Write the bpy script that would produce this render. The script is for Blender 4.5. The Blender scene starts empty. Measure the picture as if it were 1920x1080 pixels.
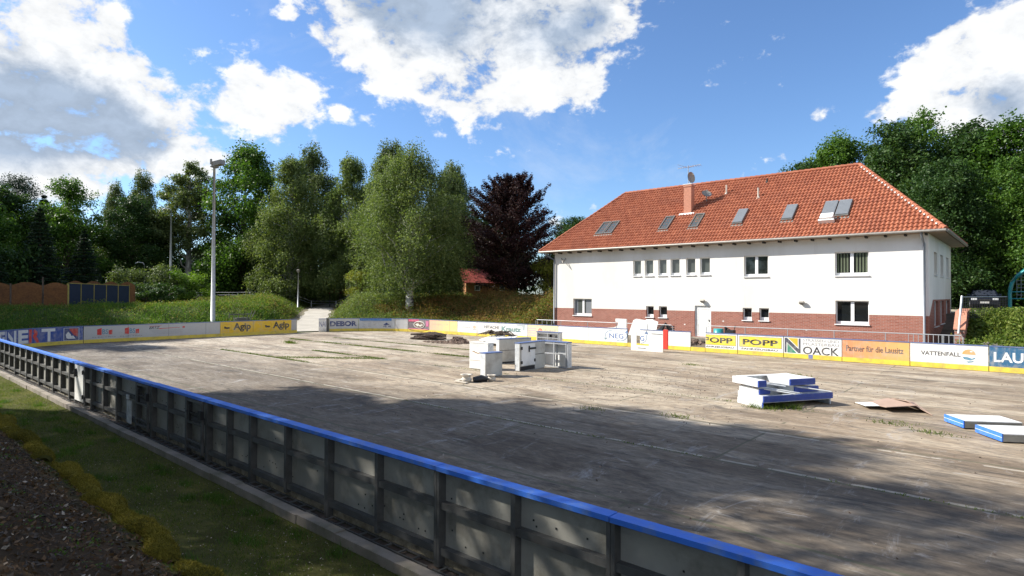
import bpy, math, random
import numpy as np
from mathutils import Vector, Matrix

C = bpy.context.scene.collection
PI = math.pi
rnd = random.Random(7)
rs = np.random.RandomState(11)

# ------------------------------------------------------------------ camera
CAMP = dict(f=1114.14, yaw=0.7179, pit=0.0104, rol=0.0041, H=3.1446)
cy, sy = math.cos(CAMP['yaw']), math.sin(CAMP['yaw'])
cp, sp = math.cos(CAMP['pit']), math.sin(CAMP['pit'])
fwd = Vector((-sy*cp, cy*cp, sp)); rt = Vector((cy, sy, 0)); up = rt.cross(fwd)
cr, sr = math.cos(CAMP['rol']), math.sin(CAMP['rol'])
r2 = rt*cr + up*sr; u2 = -rt*sr + up*cr
cam = bpy.data.cameras.new('camera'); camo = bpy.data.objects.new('camera', cam); C.objects.link(camo)
M = Matrix((r2, u2, -fwd)).transposed().to_4x4(); M.translation = Vector((0, 0, CAMP['H']))
camo.matrix_world = M
cam.sensor_width = 36; cam.lens = CAMP['f']*36/1920; cam.clip_end = 3000; cam.clip_start = .05
bpy.context.scene.camera = camo

# ------------------------------------------------------------------ light
SUN_EL = math.radians(37.5); SHADOW_AZ = math.radians(32)
sdir = Vector((-math.cos(SHADOW_AZ)*math.cos(SUN_EL), -math.sin(SHADOW_AZ)*math.cos(SUN_EL), math.sin(SUN_EL)))
sl = bpy.data.lights.new('sun', 'SUN'); sl.energy = 4.6; sl.angle = math.radians(.53); sl.color = (1, .95, .86)
so = bpy.data.objects.new('sun', sl); C.objects.link(so)
so.rotation_euler = sdir.to_track_quat('Z', 'Y').to_euler()
sc = bpy.context.scene
sc.view_settings.view_transform = 'Standard'; sc.view_settings.look = 'None'
sc.view_settings.exposure = 1.0; sc.view_settings.gamma = 1
w = bpy.data.worlds.new('World'); sc.world = w; w.use_nodes = True
nt = w.node_tree; N = nt.nodes; L = nt.links; N.clear()
def wn(t, **k):
    n = N.new(t)
    for a, b in k.items(): setattr(n, a, b)
    return n
def wmath(op, a, b=None, c=None, clamp=False):
    n = wn('ShaderNodeMath', operation=op); n.use_clamp = clamp
    for i, v in enumerate((a, b, c)):
        if v is None: continue
        if isinstance(v, (int, float)): n.inputs[i].default_value = v
        else: L.new(v, n.inputs[i])
    return n.outputs[0]
sky = wn('ShaderNodeTexSky', sky_type='NISHITA'); sky.sun_disc = False
sky.sun_elevation = SUN_EL; sky.sun_rotation = math.atan2(sdir.x, sdir.y)
sky.air_density = 1.0; sky.dust_density = .5; sky.ozone_density = 2.2; sky.altitude = 100
tc = wn('ShaderNodeTexCoord')
def blobs(lst, k_=1.):
    acc = None
    for x, y, z, s, wt in lst:
        d = wn('ShaderNodeVectorMath', operation='DOT_PRODUCT'); L.new(tc.outputs['Generated'], d.inputs[0])
        l = math.sqrt(x*x+y*y+z*z); d.inputs[1].default_value = (x/l, y/l, z/l)
        k = 2/(s*s*k_*k_)
        e = wmath('EXPONENT', wmath('MULTIPLY_ADD', d.outputs['Value'], k, -k))
        acc = wmath('MULTIPLY', e, wt) if acc is None else wmath('MULTIPLY_ADD', e, wt, acc)
    return acc
BODY = [(-0.9328,0.1603,0.3229,0.0728,1.0),(-0.916,0.2172,0.3373,0.0484,0.7),(-0.9603,0.1448,0.2386,0.1001,1.1),(-0.9374,0.223,0.2673,0.0777,1.0),(-0.9317,0.2713,0.2417,0.0662,0.9),(-0.9192,0.3213,0.2278,0.0533,0.8),(-0.9588,0.1993,0.2024,0.0843,0.9),(-0.9064,0.3639,0.1947,0.0342,0.5),(-0.9735,0.1691,0.1539,0.0483,0.55),(-0.9607,0.2236,0.1643,0.0288,0.4),(-0.9565,0.1045,0.2726,0.1021,1.0),(-0.9339,0.3058,0.1853,0.0342,0.5),(-0.8638,0.4106,0.2921,0.0474,0.9),(-0.8357,0.4631,0.2953,0.0445,0.85),(-0.8768,0.3773,0.2981,0.026,0.3),(-0.8601,0.4421,0.2546,0.0405,0.6),(-0.8878,0.3786,0.2616,0.020,0.45),(-0.8926,0.343,0.2925,0.0229,0.4),(-0.8066,0.5184,0.2838,0.0133,0.6),(-0.8896,0.3203,0.3255,0.0119,0.5),(-0.8628,0.3901,0.3217,0.014,0.5),(-0.8073,0.4297,0.4045,0.0185,0.6),(-0.7908,0.4581,0.4058,0.0172,0.6),(-0.7847,0.4853,0.3857,0.0223,0.7),(-0.735,0.5254,0.4286,0.0873,1.0),(-0.6959,0.5956,0.4012,0.0899,1.1),(-0.6453,0.6607,0.3834,0.0831,1.1),(-0.5986,0.6828,0.4189,0.1228,1.1),(-0.5315,0.7291,0.4312,0.0892,1.1),(-0.5903,0.7249,0.355,0.0463,0.6),(-0.6751,0.6553,0.3389,0.0465,0.7),(-0.4725,0.7705,0.4279,0.0442,0.7),(-0.5322,0.7808,0.3272,0.0338,0.75),(-0.7386,0.5681,0.3629,0.0412,0.5),(-0.6517,0.5773,0.4919,0.1559,1),(-0.5469,0.6706,0.5011,0.1562,1),(-0.0152,0.9522,0.3051,0.059,1.1),(-0.0678,0.9539,0.2923,0.055,1.0),(-0.1026,0.9602,0.2598,0.0427,0.9),(-0.0365,0.9697,0.2414,0.0544,0.9),(0.0236,0.9637,0.2661,0.0768,1.1),(-0.1659,0.9513,0.2597,0.0253,0.6),(-0.2306,0.9378,0.2595,0.0201,0.65),(-0.1153,0.9443,0.3083,0.0114,0.5),(-0.2816,0.936,0.2112,0.0176,0.55),(-0.0777,0.9401,0.3319,0.0205,0.5),(-0.598,0.7922,0.1218,0.0178,0.6),(-0.546,0.8255,0.143,0.0141,0.45),(-0.9596,0.2482,0.1327,0.0191,0.5)]
GREY = [(-0.9539,0.1811,0.2393,0.0757,1.0),(-0.9439,0.2432,0.2232,0.0579,0.9),(-0.9683,0.1412,0.2058,0.0669,0.9),(-0.9333,0.2918,0.2091,0.045,0.8),(-0.9714,0.1067,0.212,0.0648,0.8),(-0.6973,0.5756,0.4272,0.0724,1.0),(-0.7372,0.5175,0.4344,0.0474,0.8),(-0.5901,0.6983,0.4052,0.0659,0.6),(-0.5405,0.7417,0.3972,0.0577,0.9),(-0.494,0.7599,0.4226,0.0405,0.7),(-0.6668,0.6354,0.3895,0.0496,0.4),(-0.6513,0.5874,0.4803,0.1179,1.0),(-0.0155,0.9631,0.2687,0.0331,0.45),(-0.0418,0.9709,0.2359,0.041,0.6),(-0.0007,0.975,0.222,0.0397,0.7)]
def wnoise(scale, detail, rough, dist=0., off=(0, 0, 0)):
    m = wn('ShaderNodeMapping'); L.new(tc.outputs['Generated'], m.inputs[0]); m.inputs['Location'].default_value = off
    m.inputs['Scale'].default_value = (1, 1, 1.5)
    n = wn('ShaderNodeTexNoise'); L.new(m.outputs[0], n.inputs['Vector'])
    n.inputs['Scale'].default_value = scale; n.inputs['Detail'].default_value = detail
    n.inputs['Roughness'].default_value = rough; n.inputs['Distortion'].default_value = dist
    return n.outputs[0]
n1 = wnoise(11, 9, .6, .35); n2 = wnoise(5, 6, .55, 0, (3, 1, 2)); n3 = wnoise(22, 7, .6, .2, (5, 5, 1))
body = blobs(BODY, .95)
n4 = wnoise(48, 6, .65, .1, (2, 9, 4))
REAR_FILL = [(.55, -.45, .55, .42, .95), (.8, .25, .6, .35, .9), (.1, -.9, .35, .35, .9), (-.1, .1, 1., .30, .85), (.95, -.2, .2, .35, .9), (-.45, -.85, .15, .22, .9), (.35, .35, .9, .25, .8)]  # unseen clouds outside the view, added as whiter, brighter fill for the shade
body = wmath('ADD', body, blobs(REAR_FILL, 1.))
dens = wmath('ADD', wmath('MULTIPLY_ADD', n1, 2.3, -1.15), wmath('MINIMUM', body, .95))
dens = wmath('MULTIPLY_ADD', wmath('SUBTRACT', n3, .5), 1.9, dens)
dens = wmath('MULTIPLY_ADD', wmath('SUBTRACT', n4, .5), .7, dens)
mr = wn('ShaderNodeMapRange', interpolation_type='SMOOTHSTEP'); L.new(dens, mr.inputs[0])
mr.inputs[1].default_value = .40; mr.inputs[2].default_value = .88
cover = mr.outputs[0]
thin = wmath('MULTIPLY', wmath('SUBTRACT', wnoise(3.2, 8, .65, .6, (1, 7, 3)), .54, clamp=True), 1.1, clamp=True)
cover = wmath('MAXIMUM', cover, thin)
grey = blobs(GREY, .9)
gv = wmath('ADD', wmath('MULTIPLY_ADD', n2, 1.0, -.5), grey)
gv = wmath('MULTIPLY_ADD', wmath('SUBTRACT', n1, .5), -1.4, gv)
gv = wmath('MULTIPLY_ADD', wmath('SUBTRACT', n3, .5), -1.1, gv)
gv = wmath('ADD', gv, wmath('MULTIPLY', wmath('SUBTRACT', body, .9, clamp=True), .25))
mg = wn('ShaderNodeMapRange', interpolation_type='SMOOTHSTEP'); L.new(gv, mg.inputs[0])
mg.inputs[1].default_value = .38; mg.inputs[2].default_value = 1.42
cmix = wn('ShaderNodeMix', data_type='RGBA'); L.new(mg.outputs[0], cmix.inputs[0])
cmix.inputs[6].default_value = (5.9, 6.0, 6.1, 1); cmix.inputs[7].default_value = (2.6, 3.2, 4.1, 1)
# soft relief inside the white parts
relief = wn('ShaderNodeMapRange'); L.new(wmath('MULTIPLY_ADD', n3, .5, wmath('MULTIPLY', n1, .5)), relief.inputs[0]); relief.inputs[1].default_value = .38; relief.inputs[2].default_value = .58
relief.inputs[3].default_value = .80; relief.inputs[4].default_value = 1.06
cm2 = wn('ShaderNodeVectorMath', operation='SCALE'); L.new(cmix.outputs[2], cm2.inputs[0]); L.new(relief.outputs[0], cm2.inputs['Scale'])
tint = wn('ShaderNodeMix', data_type='RGBA', blend_type='MULTIPLY'); tint.inputs[0].default_value = 1
L.new(sky.outputs[0], tint.inputs[6]); tint.inputs[7].default_value = (.75, .92, 1.13, 1)
fin = wn('ShaderNodeMix', data_type='RGBA'); L.new(cover, fin.inputs[0]); L.new(tint.outputs[2], fin.inputs[6]); L.new(cm2.outputs[0], fin.inputs[7])
bg = wn('ShaderNodeBackground'); bg.inputs[1].default_value = .085; L.new(fin.outputs[2], bg.inputs[0])
wo = wn('ShaderNodeOutputWorld'); L.new(bg.outputs[0], wo.inputs[0])

# ------------------------------------------------------------------ materials
MATS = {}
def newmat(name):
    m = bpy.data.materials.new(name); m.use_nodes = True
    n = m.node_tree.nodes; l = m.node_tree.links
    b = n['Principled BSDF']; MATS[name] = m
    return m, n, l, b
def nz(n, l, vec, scale, detail=4, rough=.55, dist=0):
    t = n.new('ShaderNodeTexNoise'); t.inputs['Scale'].default_value = scale; t.inputs['Detail'].default_value = detail
    t.inputs['Roughness'].default_value = rough; t.inputs['Distortion'].default_value = dist
    if vec is not None: l.new(vec, t.inputs['Vector'])
    return t.outputs[0]
def ramp(n, l, fac, stops):
    r = n.new('ShaderNodeValToRGB'); l.new(fac, r.inputs[0]); e = r.color_ramp.elements
    while len(e) < len(stops): e.new(.5)
    for i, (p, c) in enumerate(stops):
        e[i].position = p; e[i].color = (*c, 1) if len(c) == 3 else c
    return r.outputs[0]
def mix(n, l, f, a, b, bt='MIX'):
    m = n.new('ShaderNodeMix'); m.data_type = 'RGBA'; m.blend_type = bt
    for s, v in ((0, f), (6, a), (7, b)):
        if isinstance(v, (int, float)): m.inputs[s].default_value = v
        elif isinstance(v, tuple): m.inputs[s].default_value = (*v, 1)
        else: l.new(v, m.inputs[s])
    return m.outputs[2]
def mth(n, l, op, a, b=None, clamp=False, c=None):
    m = n.new('ShaderNodeMath'); m.operation = op; m.use_clamp = clamp
    for i, v in enumerate((a, b, c)):
        if v is None: continue
        if isinstance(v, (int, float)): m.inputs[i].default_value = v
        else: l.new(v, m.inputs[i])
    return m.outputs[0]
def bump(n, l, b, h, strength=.3, dist=.02):
    x = n.new('ShaderNodeBump'); x.inputs['Strength'].default_value = strength; x.inputs['Distance'].default_value = dist
    l.new(h, x.inputs['Height']); l.new(x.outputs[0], b.inputs['Normal'])
def objco(n, scale=None):
    t = n.new('ShaderNodeTexCoord'); return t.outputs['Object']
def geopos(n):
    return n.new('ShaderNodeNewGeometry').outputs['Position']
def simple(name, col, rough=.7, metal=0, var=.25, scale=3., dirt=None, dscale=1.5, damt=.5, bmp=0, bscale=30):
    m, n, l, b = newmat(name)
    v = geopos(n)
    f = nz(n, l, v, scale, 5)
    a = tuple(c*(1-var) for c in col); c2 = tuple(min(1, c*(1+var)) for c in col)
    c = ramp(n, l, f, [(.3, a), (.7, c2)])
    if dirt:
        g = nz(n, l, v, dscale, 8, .65)
        g = ramp(n, l, g, [(.48, (0, 0, 0)), (.68, (damt,)*3)])
        c = mix(n, l, g, c, dirt)
    l.new(c, b.inputs['Base Color'])
    b.inputs['Roughness'].default_value = rough; b.inputs['Metallic'].default_value = metal
    if bmp: bump(n, l, b, nz(n, l, v, bscale, 4), bmp, .01)
    return m
simple('white_plastic', (.78, .78, .76), .45, 0, .04, 2, (.45, .42, .36), 2.2, .35)
simple('panel_back', (.30, .29, .255), .6, 0, .22, 1.3, (.10, .09, .07), 1.8, .7)
simple('steel', (.095, .095, .092), .6, .15, .25, 4, (.06, .055, .05), 6, .6)
simple('steel_light', (.42, .43, .44), .5, .4, .12, 5)
simple('aluminium', (.62, .64, .65), .5, .3, .16, 9, (.4, .42, .43), 5, .6)
simple('blue_cap', (.04, .17, .66), .6, 0, .14, 1.7, (.16, .24, .40), 7, .6, .25, 40)
simple('loose_grey', (.50, .485, .44), .6, 0, .14, 1.6, (.26, .23, .19), 2.4, .55)
simple('blue_worn', (.085, .135, .30), .6, 0, .15, 4, (.22, .24, .28), 5, .6)
simple('blue_dark', (.02, .055, .30), .4, 0, .12, 3, (.12, .14, .25), 6, .3)
simple('yellow_kick', (.72, .55, .07), .5, 0, .10, 2, (.30, .25, .12), 3, .6)
simple('black', (.015, .015, .017), .5, 0, .1)
simple('dark_hole', (.006, .006, .007), .9, 0, 0)
simple('red_post', (.75, .05, .035), .4, 0, .1)
simple('kerb_stone', (.26, .225, .19), .9, 0, .2, 2.5, (.12, .12, .07), 1.6, .7, .5, 60)
simple('stone', (.28, .24, .20), .9, 0, .25, 4, (.12, .12, .08), 2, .6, .5, 25)
simple('path_gravel', (.42, .39, .34), .95, 0, .14, .8, (.30, .27, .22), 6, .5, .4, 60)
simple('sand_road', (.40, .35, .28), .95, 0, .15, .5)
simple('downpipe', (.20, .22, .25), .5, .3, .1)
simple('blind_green', (.10, .12, .075), .9, 0, .1)
simple('window_frame', (.80, .80, .80), .35, 0, .02)
simple('reveal', (.62, .60, .56), .9, 0, .04)
simple('shutter_grey', (.20, .215, .23), .45, .2, .05)
simple('skylight_frame', (.17, .16, .145), .45, .3, .1)
simple('chimney_brick', (.45, .20, .13), .85, 0, .2, 14)
simple('mortar_white', (.7, .68, .65), .8, 0, .1)
simple('rafter', (.03, .026, .022), .8, 0, .1)
simple('soffit', (.30, .22, .15), .8, 0, .1)
simple('cardboard', (.37, .255, .195), .9, 0, .1, 1.5, (.32, .24, .2), 1, .4)
simple('rubble', (.16, .11, .085), .95, 0, .5, 8, (.3, .25, .2), 12, .5, .6, 20)
simple('dark_earth', (.05, .036, .03), .98, 0, .5, 6, (.14, .10, .07), 9, .6, .8, 18)
simple('fence_wood', (.17, .072, .022), .8, 0, .3, 9, (.06, .025, .012), 2, .5)
simple('fence_mesh', (.012, .022, .05), .7, 0, .15, 4)
simple('fence_post', (.30, .25, .06), .7, 0, .2, 4)
simple('shed_roof', (.30, .05, .03), .8, 0, .2, 5)
simple('lamp_grey', (.30, .28, .25), .5, .4, .1)
simple('car_paint', (.01, .014, .028), .22, .5, .0)
simple('teal_paint', (.015, .26, .27), .4, .0, .06)
simple('tyre', (.012, .012, .012), .85)
simple('headlight', (.7, .72, .75), .15, .2, .0)
simple('light_plastic', (.50, .45, .38), .7, 0, .15)
simple('litter', (.36, .31, .25), .9, 0, .5, 12)
simple('tan_wood', (.35, .21, .10), .8, 0, .2, 5)

def glassmat(name, col, rough=.04):
    m, n, l, b = newmat(name)
    b.inputs['Base Color'].default_value = (*col, 1); b.inputs['Roughness'].default_value = rough
    b.inputs['Specular IOR Level'].default_value = .9
    bump(n, l, b, nz(n, l, geopos(n), 1.3, 2), .04, .05)
glassmat('glass', (.012, .014, .014)); glassmat('glass_soft', (.07, .08, .075), .12); glassmat('car_glass', (.03, .035, .05), .03)

# plaster
m, n, l, b = newmat('plaster'); v = geopos(n)
mp = n.new('ShaderNodeMapping'); mp.inputs['Scale'].default_value = (1, 1, .35); l.new(v, mp.inputs[0])
c = ramp(n, l, nz(n, l, mp.outputs[0], .5, 6, .6), [(.35, (.69, .665, .61)), (.6, (.80, .78, .74))])
mps = n.new('ShaderNodeMapping'); mps.inputs['Scale'].default_value = (3.2, 3.2, .22); l.new(v, mps.inputs[0])
c = mix(n, l, ramp(n, l, nz(n, l, mps.outputs[0], 1.0, 6, .7), [(.58, (0, 0, 0)), (.78, (.32,)*3)]), c, (.50, .46, .40))
l.new(c, b.inputs['Base Color']); b.inputs['Roughness'].default_value = .95
bump(n, l, b, nz(n, l, v, 90, 3), .25, .006)
# brick
def brickmat(name, axis):
    m, n, l, b = newmat(name); v = geopos(n)
    s = n.new('ShaderNodeSeparateXYZ'); l.new(v, s.inputs[0]); k = n.new('ShaderNodeCombineXYZ')
    l.new(s.outputs[axis], k.inputs[0]); l.new(s.outputs[2], k.inputs[1])
    t = n.new('ShaderNodeTexBrick'); l.new(k.outputs[0], t.inputs['Vector'])
    t.inputs['Color1'].default_value = (.26, .078, .05, 1); t.inputs['Color2'].default_value = (.36, .125, .085, 1)
    t.inputs['Mortar'].default_value = (.33, .24, .20, 1); t.inputs['Scale'].default_value = 1
    t.inputs['Brick Width'].default_value = .25; t.inputs['Row Height'].default_value = .08; t.inputs['Mortar Size'].default_value = .009
    t.inputs['Bias'].default_value = -.1
    c = mix(n, l, ramp(n, l, nz(n, l, v, .9, 6, .65), [(.45, (0, 0, 0)), (.75, (.35,)*3)]), t.outputs[0], (.33, .17, .13))
    l.new(c, b.inputs['Base Color']); b.inputs['Roughness'].default_value = .85
    bump(n, l, b, t.outputs['Fac'], -.4, .008)
brickmat('brick_front', 0); brickmat('brick_side', 1)
# roof tile
m, n, l, b = newmat('roof_tile'); v = geopos(n)
rp = n.new('ShaderNodeNewGeometry').outputs['Random Per Island']
c = ramp(n, l, rp, [(0, (.285, .085, .040)), (.5, (.335, .106, .050)), (1, (.385, .13, .063))])
c = mix(n, l, ramp(n, l, nz(n, l, v, .55, 7, .65), [(.50, (0, 0, 0)), (.75, (.35,)*3)]), c, (.20, .075, .05))
c = mix(n, l, ramp(n, l, nz(n, l, v, 2.6, 8, .7), [(.64, (0, 0, 0)), (.78, (.25,)*3)]), c, (.36, .24, .17))
l.new(c, b.inputs['Base Color']); b.inputs['Roughness'].default_value = .75
# wood boards of the shed
m, n, l, b = newmat('shed_wood'); v = geopos(n)
s = n.new('ShaderNodeSeparateXYZ'); l.new(v, s.inputs[0])
t = mth(n, l, 'FRACT', mth(n, l, 'MULTIPLY', mth(n, l, 'ADD', s.outputs[0], s.outputs[1]), 2.6))
c = ramp(n, l, t, [(0, (.08, .03, .012)), (.12, (.34, .145, .05)), (.88, (.38, .17, .06)), (1, (.08, .03, .012))])
c = mix(n, l, .5, c, ramp(n, l, nz(n, l, v, 3, 5), [(.3, (.20, .08, .03)), (.7, (.42, .20, .08))]))
l.new(c, b.inputs['Base Color']); b.inputs['Roughness'].default_value = .7
# painted adverts: colour printed per face, grime over it
m, n, l, b = newmat('advert'); v = geopos(n)
at = n.new('ShaderNodeAttribute'); at.attribute_name = 'Col'
g = ramp(n, l, nz(n, l, v, 3.0, 9, .7), [(.47, (0, 0, 0)), (.72, (.55,)*3)])
mp = n.new('ShaderNodeMapping'); mp.inputs['Scale'].default_value = (3, 3, .5); l.new(v, mp.inputs[0])
g2 = ramp(n, l, nz(n, l, mp.outputs[0], 2.2, 6, .7), [(.52, (0, 0, 0)), (.72, (.38,)*3)])
g4 = ramp(n, l, nz(n, l, v, 26, 3, .6), [(.66, (0, 0, 0)), (.70, (.5,)*3)])
s = n.new('ShaderNodeSeparateXYZ'); l.new(v, s.inputs[0])
# mud splashed up from the floor, heavier on the lower third
low = n.new('ShaderNodeMapRange'); l.new(s.outputs[2], low.inputs[0]); low.inputs[1].default_value = .6; low.inputs[2].default_value = .12
low.inputs[3].default_value = 0; low.inputs[4].default_value = 1
g3 = ramp(n, l, mth(n, l, 'MULTIPLY', low.outputs[0], nz(n, l, v, 14, 6, .7)), [(.35, (0, 0, 0)), (.6, (.55,)*3)])
c = mix(n, l, g, at.outputs[0], (.46, .43, .38)); c = mix(n, l, g2, c, (.50, .46, .40)); c = mix(n, l, g3, c, (.30, .26, .20)); c = mix(n, l, g4, c, (.12, .11, .10))
l.new(c, b.inputs['Base Color']); b.inputs['Roughness'].default_value = .5
# leaves
def leafmat(name, stops, trans=.3, rough=.55):
    m, n, l, b = newmat(name)
    g = n.new('ShaderNodeNewGeometry')
    oi = n.new('ShaderNodeObjectInfo')
    f = mth(n, l, 'ADD', mth(n, l, 'MULTIPLY', g.outputs['Random Per Island'], .55), mth(n, l, 'MULTIPLY', nz(n, l, g.outputs['Position'], .55, 3), .62))
    f = mth(n, l, 'ADD', f, mth(n, l, 'MULTIPLY_ADD', oi.outputs['Random'], .2, c=-.1))
    c = ramp(n, l, f, stops)
    l.new(c, b.inputs['Base Color']); b.inputs['Roughness'].default_value = rough
    b.inputs['Specular IOR Level'].default_value = .18
    t = n.new('ShaderNodeBsdfTranslucent'); l.new(mix(n, l, 1., c, (1.5, 1.6, .7), 'MULTIPLY'), t.inputs[0])
    ms = n.new('ShaderNodeMixShader'); ms.inputs[0].default_value = trans
    l.new(b.outputs[0], ms.inputs[1]); l.new(t.outputs[0], ms.inputs[2]); l.new(ms.outputs[0], n['Material Output'].inputs[0])
leafmat('leaf_oak', [(.25, (.030, .072, .012)), (.55, (.056, .12, .018)), (.85, (.10, .175, .028))], .32, .5)
leafmat('leaf_dark', [(.25, (.018, .044, .012)), (.55, (.034, .075, .017)), (.85, (.065, .11, .026))], .25, .5)
leafmat('leaf_birch', [(.25, (.058, .092, .030)), (.5, (.115, .16, .052)), (.85, (.20, .235, .085))], .35, .55)
leafmat('leaf_poplar', [(.25, (.050, .076, .027)), (.55, (.092, .125, .044)), (.85, (.15, .185, .066))], .3, .5)
leafmat('leaf_beech', [(.25, (.014, .006, .008)), (.6, (.028, .012, .013)), (.9, (.052, .022, .020))], .12, .6)
leafmat('leaf_pine', [(.25, (.010, .026, .014)), (.6, (.022, .046, .022)), (.9, (.040, .07, .03))], .1, .6)
leafmat('leaf_lime', [(.25, (.06, .13, .015)), (.6, (.11, .20, .025)), (.9, (.18, .27, .04))], .35)
leafmat('leaf_yellow', [(.25, (.10, .13, .02)), (.6, (.17, .19, .03)), (.9, (.26, .25, .05))], .35)
leafmat('leaf_blue', [(.25, (.03, .07, .05)), (.6, (.05, .10, .07)), (.9, (.08, .14, .10))], .15)
leafmat('leaf_ivy', [(.2, (.045, .09, .014)), (.55, (.09, .14, .022)), (.9, (.17, .20, .04))], .3)
leafmat('leaf_weed', [(.15, (.065, .12, .022)), (.45, (.11, .175, .03)), (.68, (.17, .175, .05)), (.9, (.25, .15, .06))], .35, .7)
leafmat('leaf_rust', [(.15, (.10, .13, .03)), (.45, (.20, .14, .05)), (.75, (.29, .15, .06)), (.95, (.16, .18, .05))], .35, .8)
leafmat('grass_blade', [(.2, (.035, .065, .010)), (.5, (.070, .115, .016)), (.8, (.13, .165, .028)), (.95, (.20, .18, .06))], .35, .6)
leafmat('tall_grass', [(.2, (.035, .085, .012)), (.5, (.06, .13, .018)), (.85, (.11, .185, .032))], .35, .5)
leafmat('leaf_brown', [(.2, (.05, .028, .014)), (.55, (.11, .062, .032)), (.9, (.24, .16, .10))], .15, .8)
leafmat('moss', [(.2, (.05, .055, .014)), (.45, (.11, .10, .016)), (.65, (.17, .145, .02)), (.9, (.30, .24, .04))], .1, .95)
def bark(name, a, bcol, sc=(1, 1, 1), scale=3, lo=.45, hi=.55):
    m, n, l, b = newmat(name); v = geopos(n)
    mp = n.new('ShaderNodeMapping'); mp.inputs['Scale'].default_value = sc; l.new(v, mp.inputs[0])
    c = ramp(n, l, nz(n, l, mp.outputs[0], scale, 5, .6), [(lo, a), (hi, bcol)])
    l.new(c, b.inputs['Base Color']); b.inputs['Roughness'].default_value = .9
bark('bark_brown', (.045, .034, .026), (.11, .085, .065), (1, 1, .2), 8)
bark('bark_birch', (.035, .03, .03), (.50, .49, .46), (1, 1, 2.4), 1.6, .40, .50)
bark('bark_white', (.25, .24, .22), (.48, .47, .44), (1, 1, .4), 3)

# slab of the rink
m, n, l, b = newmat('rink_slab'); v = geopos(n)
s = n.new('ShaderNodeSeparateXYZ'); l.new(v, s.inputs[0]); X, Y = s.outputs[0], s.outputs[1]
mp = n.new('ShaderNodeMapping'); mp.inputs['Scale'].default_value = (.38, 1.25, 1); mp.inputs['Rotation'].default_value = (0, 0, .35); l.new(v, mp.inputs[0])
base = ramp(n, l, nz(n, l, mp.outputs[0], .55, 10, .72, .8), [(.30, (.12, .095, .072)), (.43, (.25, .205, .155)), (.54, (.40, .35, .28)), (.72, (.56, .51, .43))])
patch = ramp(n, l, nz(n, l, v, .11, 6, .6, .8), [(.42, (0, 0, 0)), (.62, (.7,)*3)])
base = mix(n, l, patch, base, mix(n, l, .5, base, (.25, .185, .125)))
# each cast slab its own tone
cell = n.new('ShaderNodeTexWhiteNoise'); cell.noise_dimensions = '2D'
cx = mth(n, l, 'FLOOR', mth(n, l, 'DIVIDE', X, 4.6)); cyy = mth(n, l, 'FLOOR', mth(n, l, 'DIVIDE', mth(n, l, 'SUBTRACT', Y, 4.85), 3.14))
cb = n.new('ShaderNodeCombineXYZ'); l.new(cx, cb.inputs[0]); l.new(cyy, cb.inputs[1]); l.new(cb.outputs[0], cell.inputs['Vector'])
base = mix(n, l, .22, base, mix(n, l, 1., base, ramp(n, l, cell.outputs[0], [(0, (.55, .5, .45)), (1, (1.35, 1.3, 1.2))]), 'MULTIPLY'))
spots = ramp(n, l, nz(n, l, mp.outputs[0], 1.1, 10, .78, .5), [(.53, (0, 0, 0)), (.64, (.8,)*3)])
base = mix(n, l, spots, base, (.10, .088, .078))
chalk = ramp(n, l, nz(n, l, mp.outputs[0], 2.1, 9, .75, 1.2), [(.58, (0, 0, 0)), (.72, (.6,)*3)])
mp2 = n.new('ShaderNodeMapping'); mp2.inputs['Scale'].default_value = (1.2, .35, 1); mp2.inputs['Rotation'].default_value = (0, 0, -.5); l.new(v, mp2.inputs[0])
chalk2 = ramp(n, l, nz(n, l, mp2.outputs[0], 1.3, 10, .8, .8), [(.56, (0, 0, 0)), (.68, (.75,)*3)])
xm = n.new('ShaderNodeMapRange'); xm.interpolation_type = 'SMOOTHSTEP'; l.new(mth(n, l, 'MULTIPLY_ADD', nz(n, l, v, .18, 5), 14., c=X), xm.inputs[0]); xm.inputs[1].default_value = -28; xm.inputs[2].default_value = -8
base = mix(n, l, xm.outputs[0], base, mix(n, l, 1., base, (.90, .86, .80), 'MULTIPLY'))
grain = ramp(n, l, nz(n, l, mp.outputs[0], 7, 8, .8), [(.34, (.50, .50, .50)), (.5, (.98, .98, .98)), (.66, (1.45, 1.43, 1.40))])
base = mix(n, l, 1., base, grain, 'MULTIPLY')
# tree shade on the near third, deepened by darkening the slab colour
near_shade = n.new('ShaderNodeMapRange'); near_shade.interpolation_type = 'SMOOTHSTEP'; l.new(mth(n, l, 'MULTIPLY_ADD', nz(n, l, v, .25, 4), 7., c=Y), near_shade.inputs[0])
near_shade.inputs[1].default_value = 19.5; near_shade.inputs[2].default_value = 13.5; near_shade.inputs[3].default_value = 0; near_shade.inputs[4].default_value = .85
base = mix(n, l, near_shade.outputs[0], base, mix(n, l, 1., base, (.41, .41, .425), 'MULTIPLY'))
base = mix(n, l, chalk, base, (.47, .45, .42)); base = mix(n, l, chalk2, base, (.36, .345, .33))
wob = mth(n, l, 'MULTIPLY_ADD', nz(n, l, v, 1.2, 5), .10, c=-.05)
def ygroove(y0, half):
    d = mth(n, l, 'ABSOLUTE', mth(n, l, 'ADD', mth(n, l, 'SUBTRACT', Y, y0), wob))
    return mth(n, l, 'LESS_THAN', d, half)
jl = mth(n, l, 'ABSOLUTE', mth(n, l, 'SUBTRACT', mth(n, l, 'FRACT', mth(n, l, 'ADD', mth(n, l, 'DIVIDE', mth(n, l, 'SUBTRACT', Y, 4.85), 3.14), mth(n, l, 'MULTIPLY', wob, .25))), .5))
jy = mth(n, l, 'GREATER_THAN', jl, .488)
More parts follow.
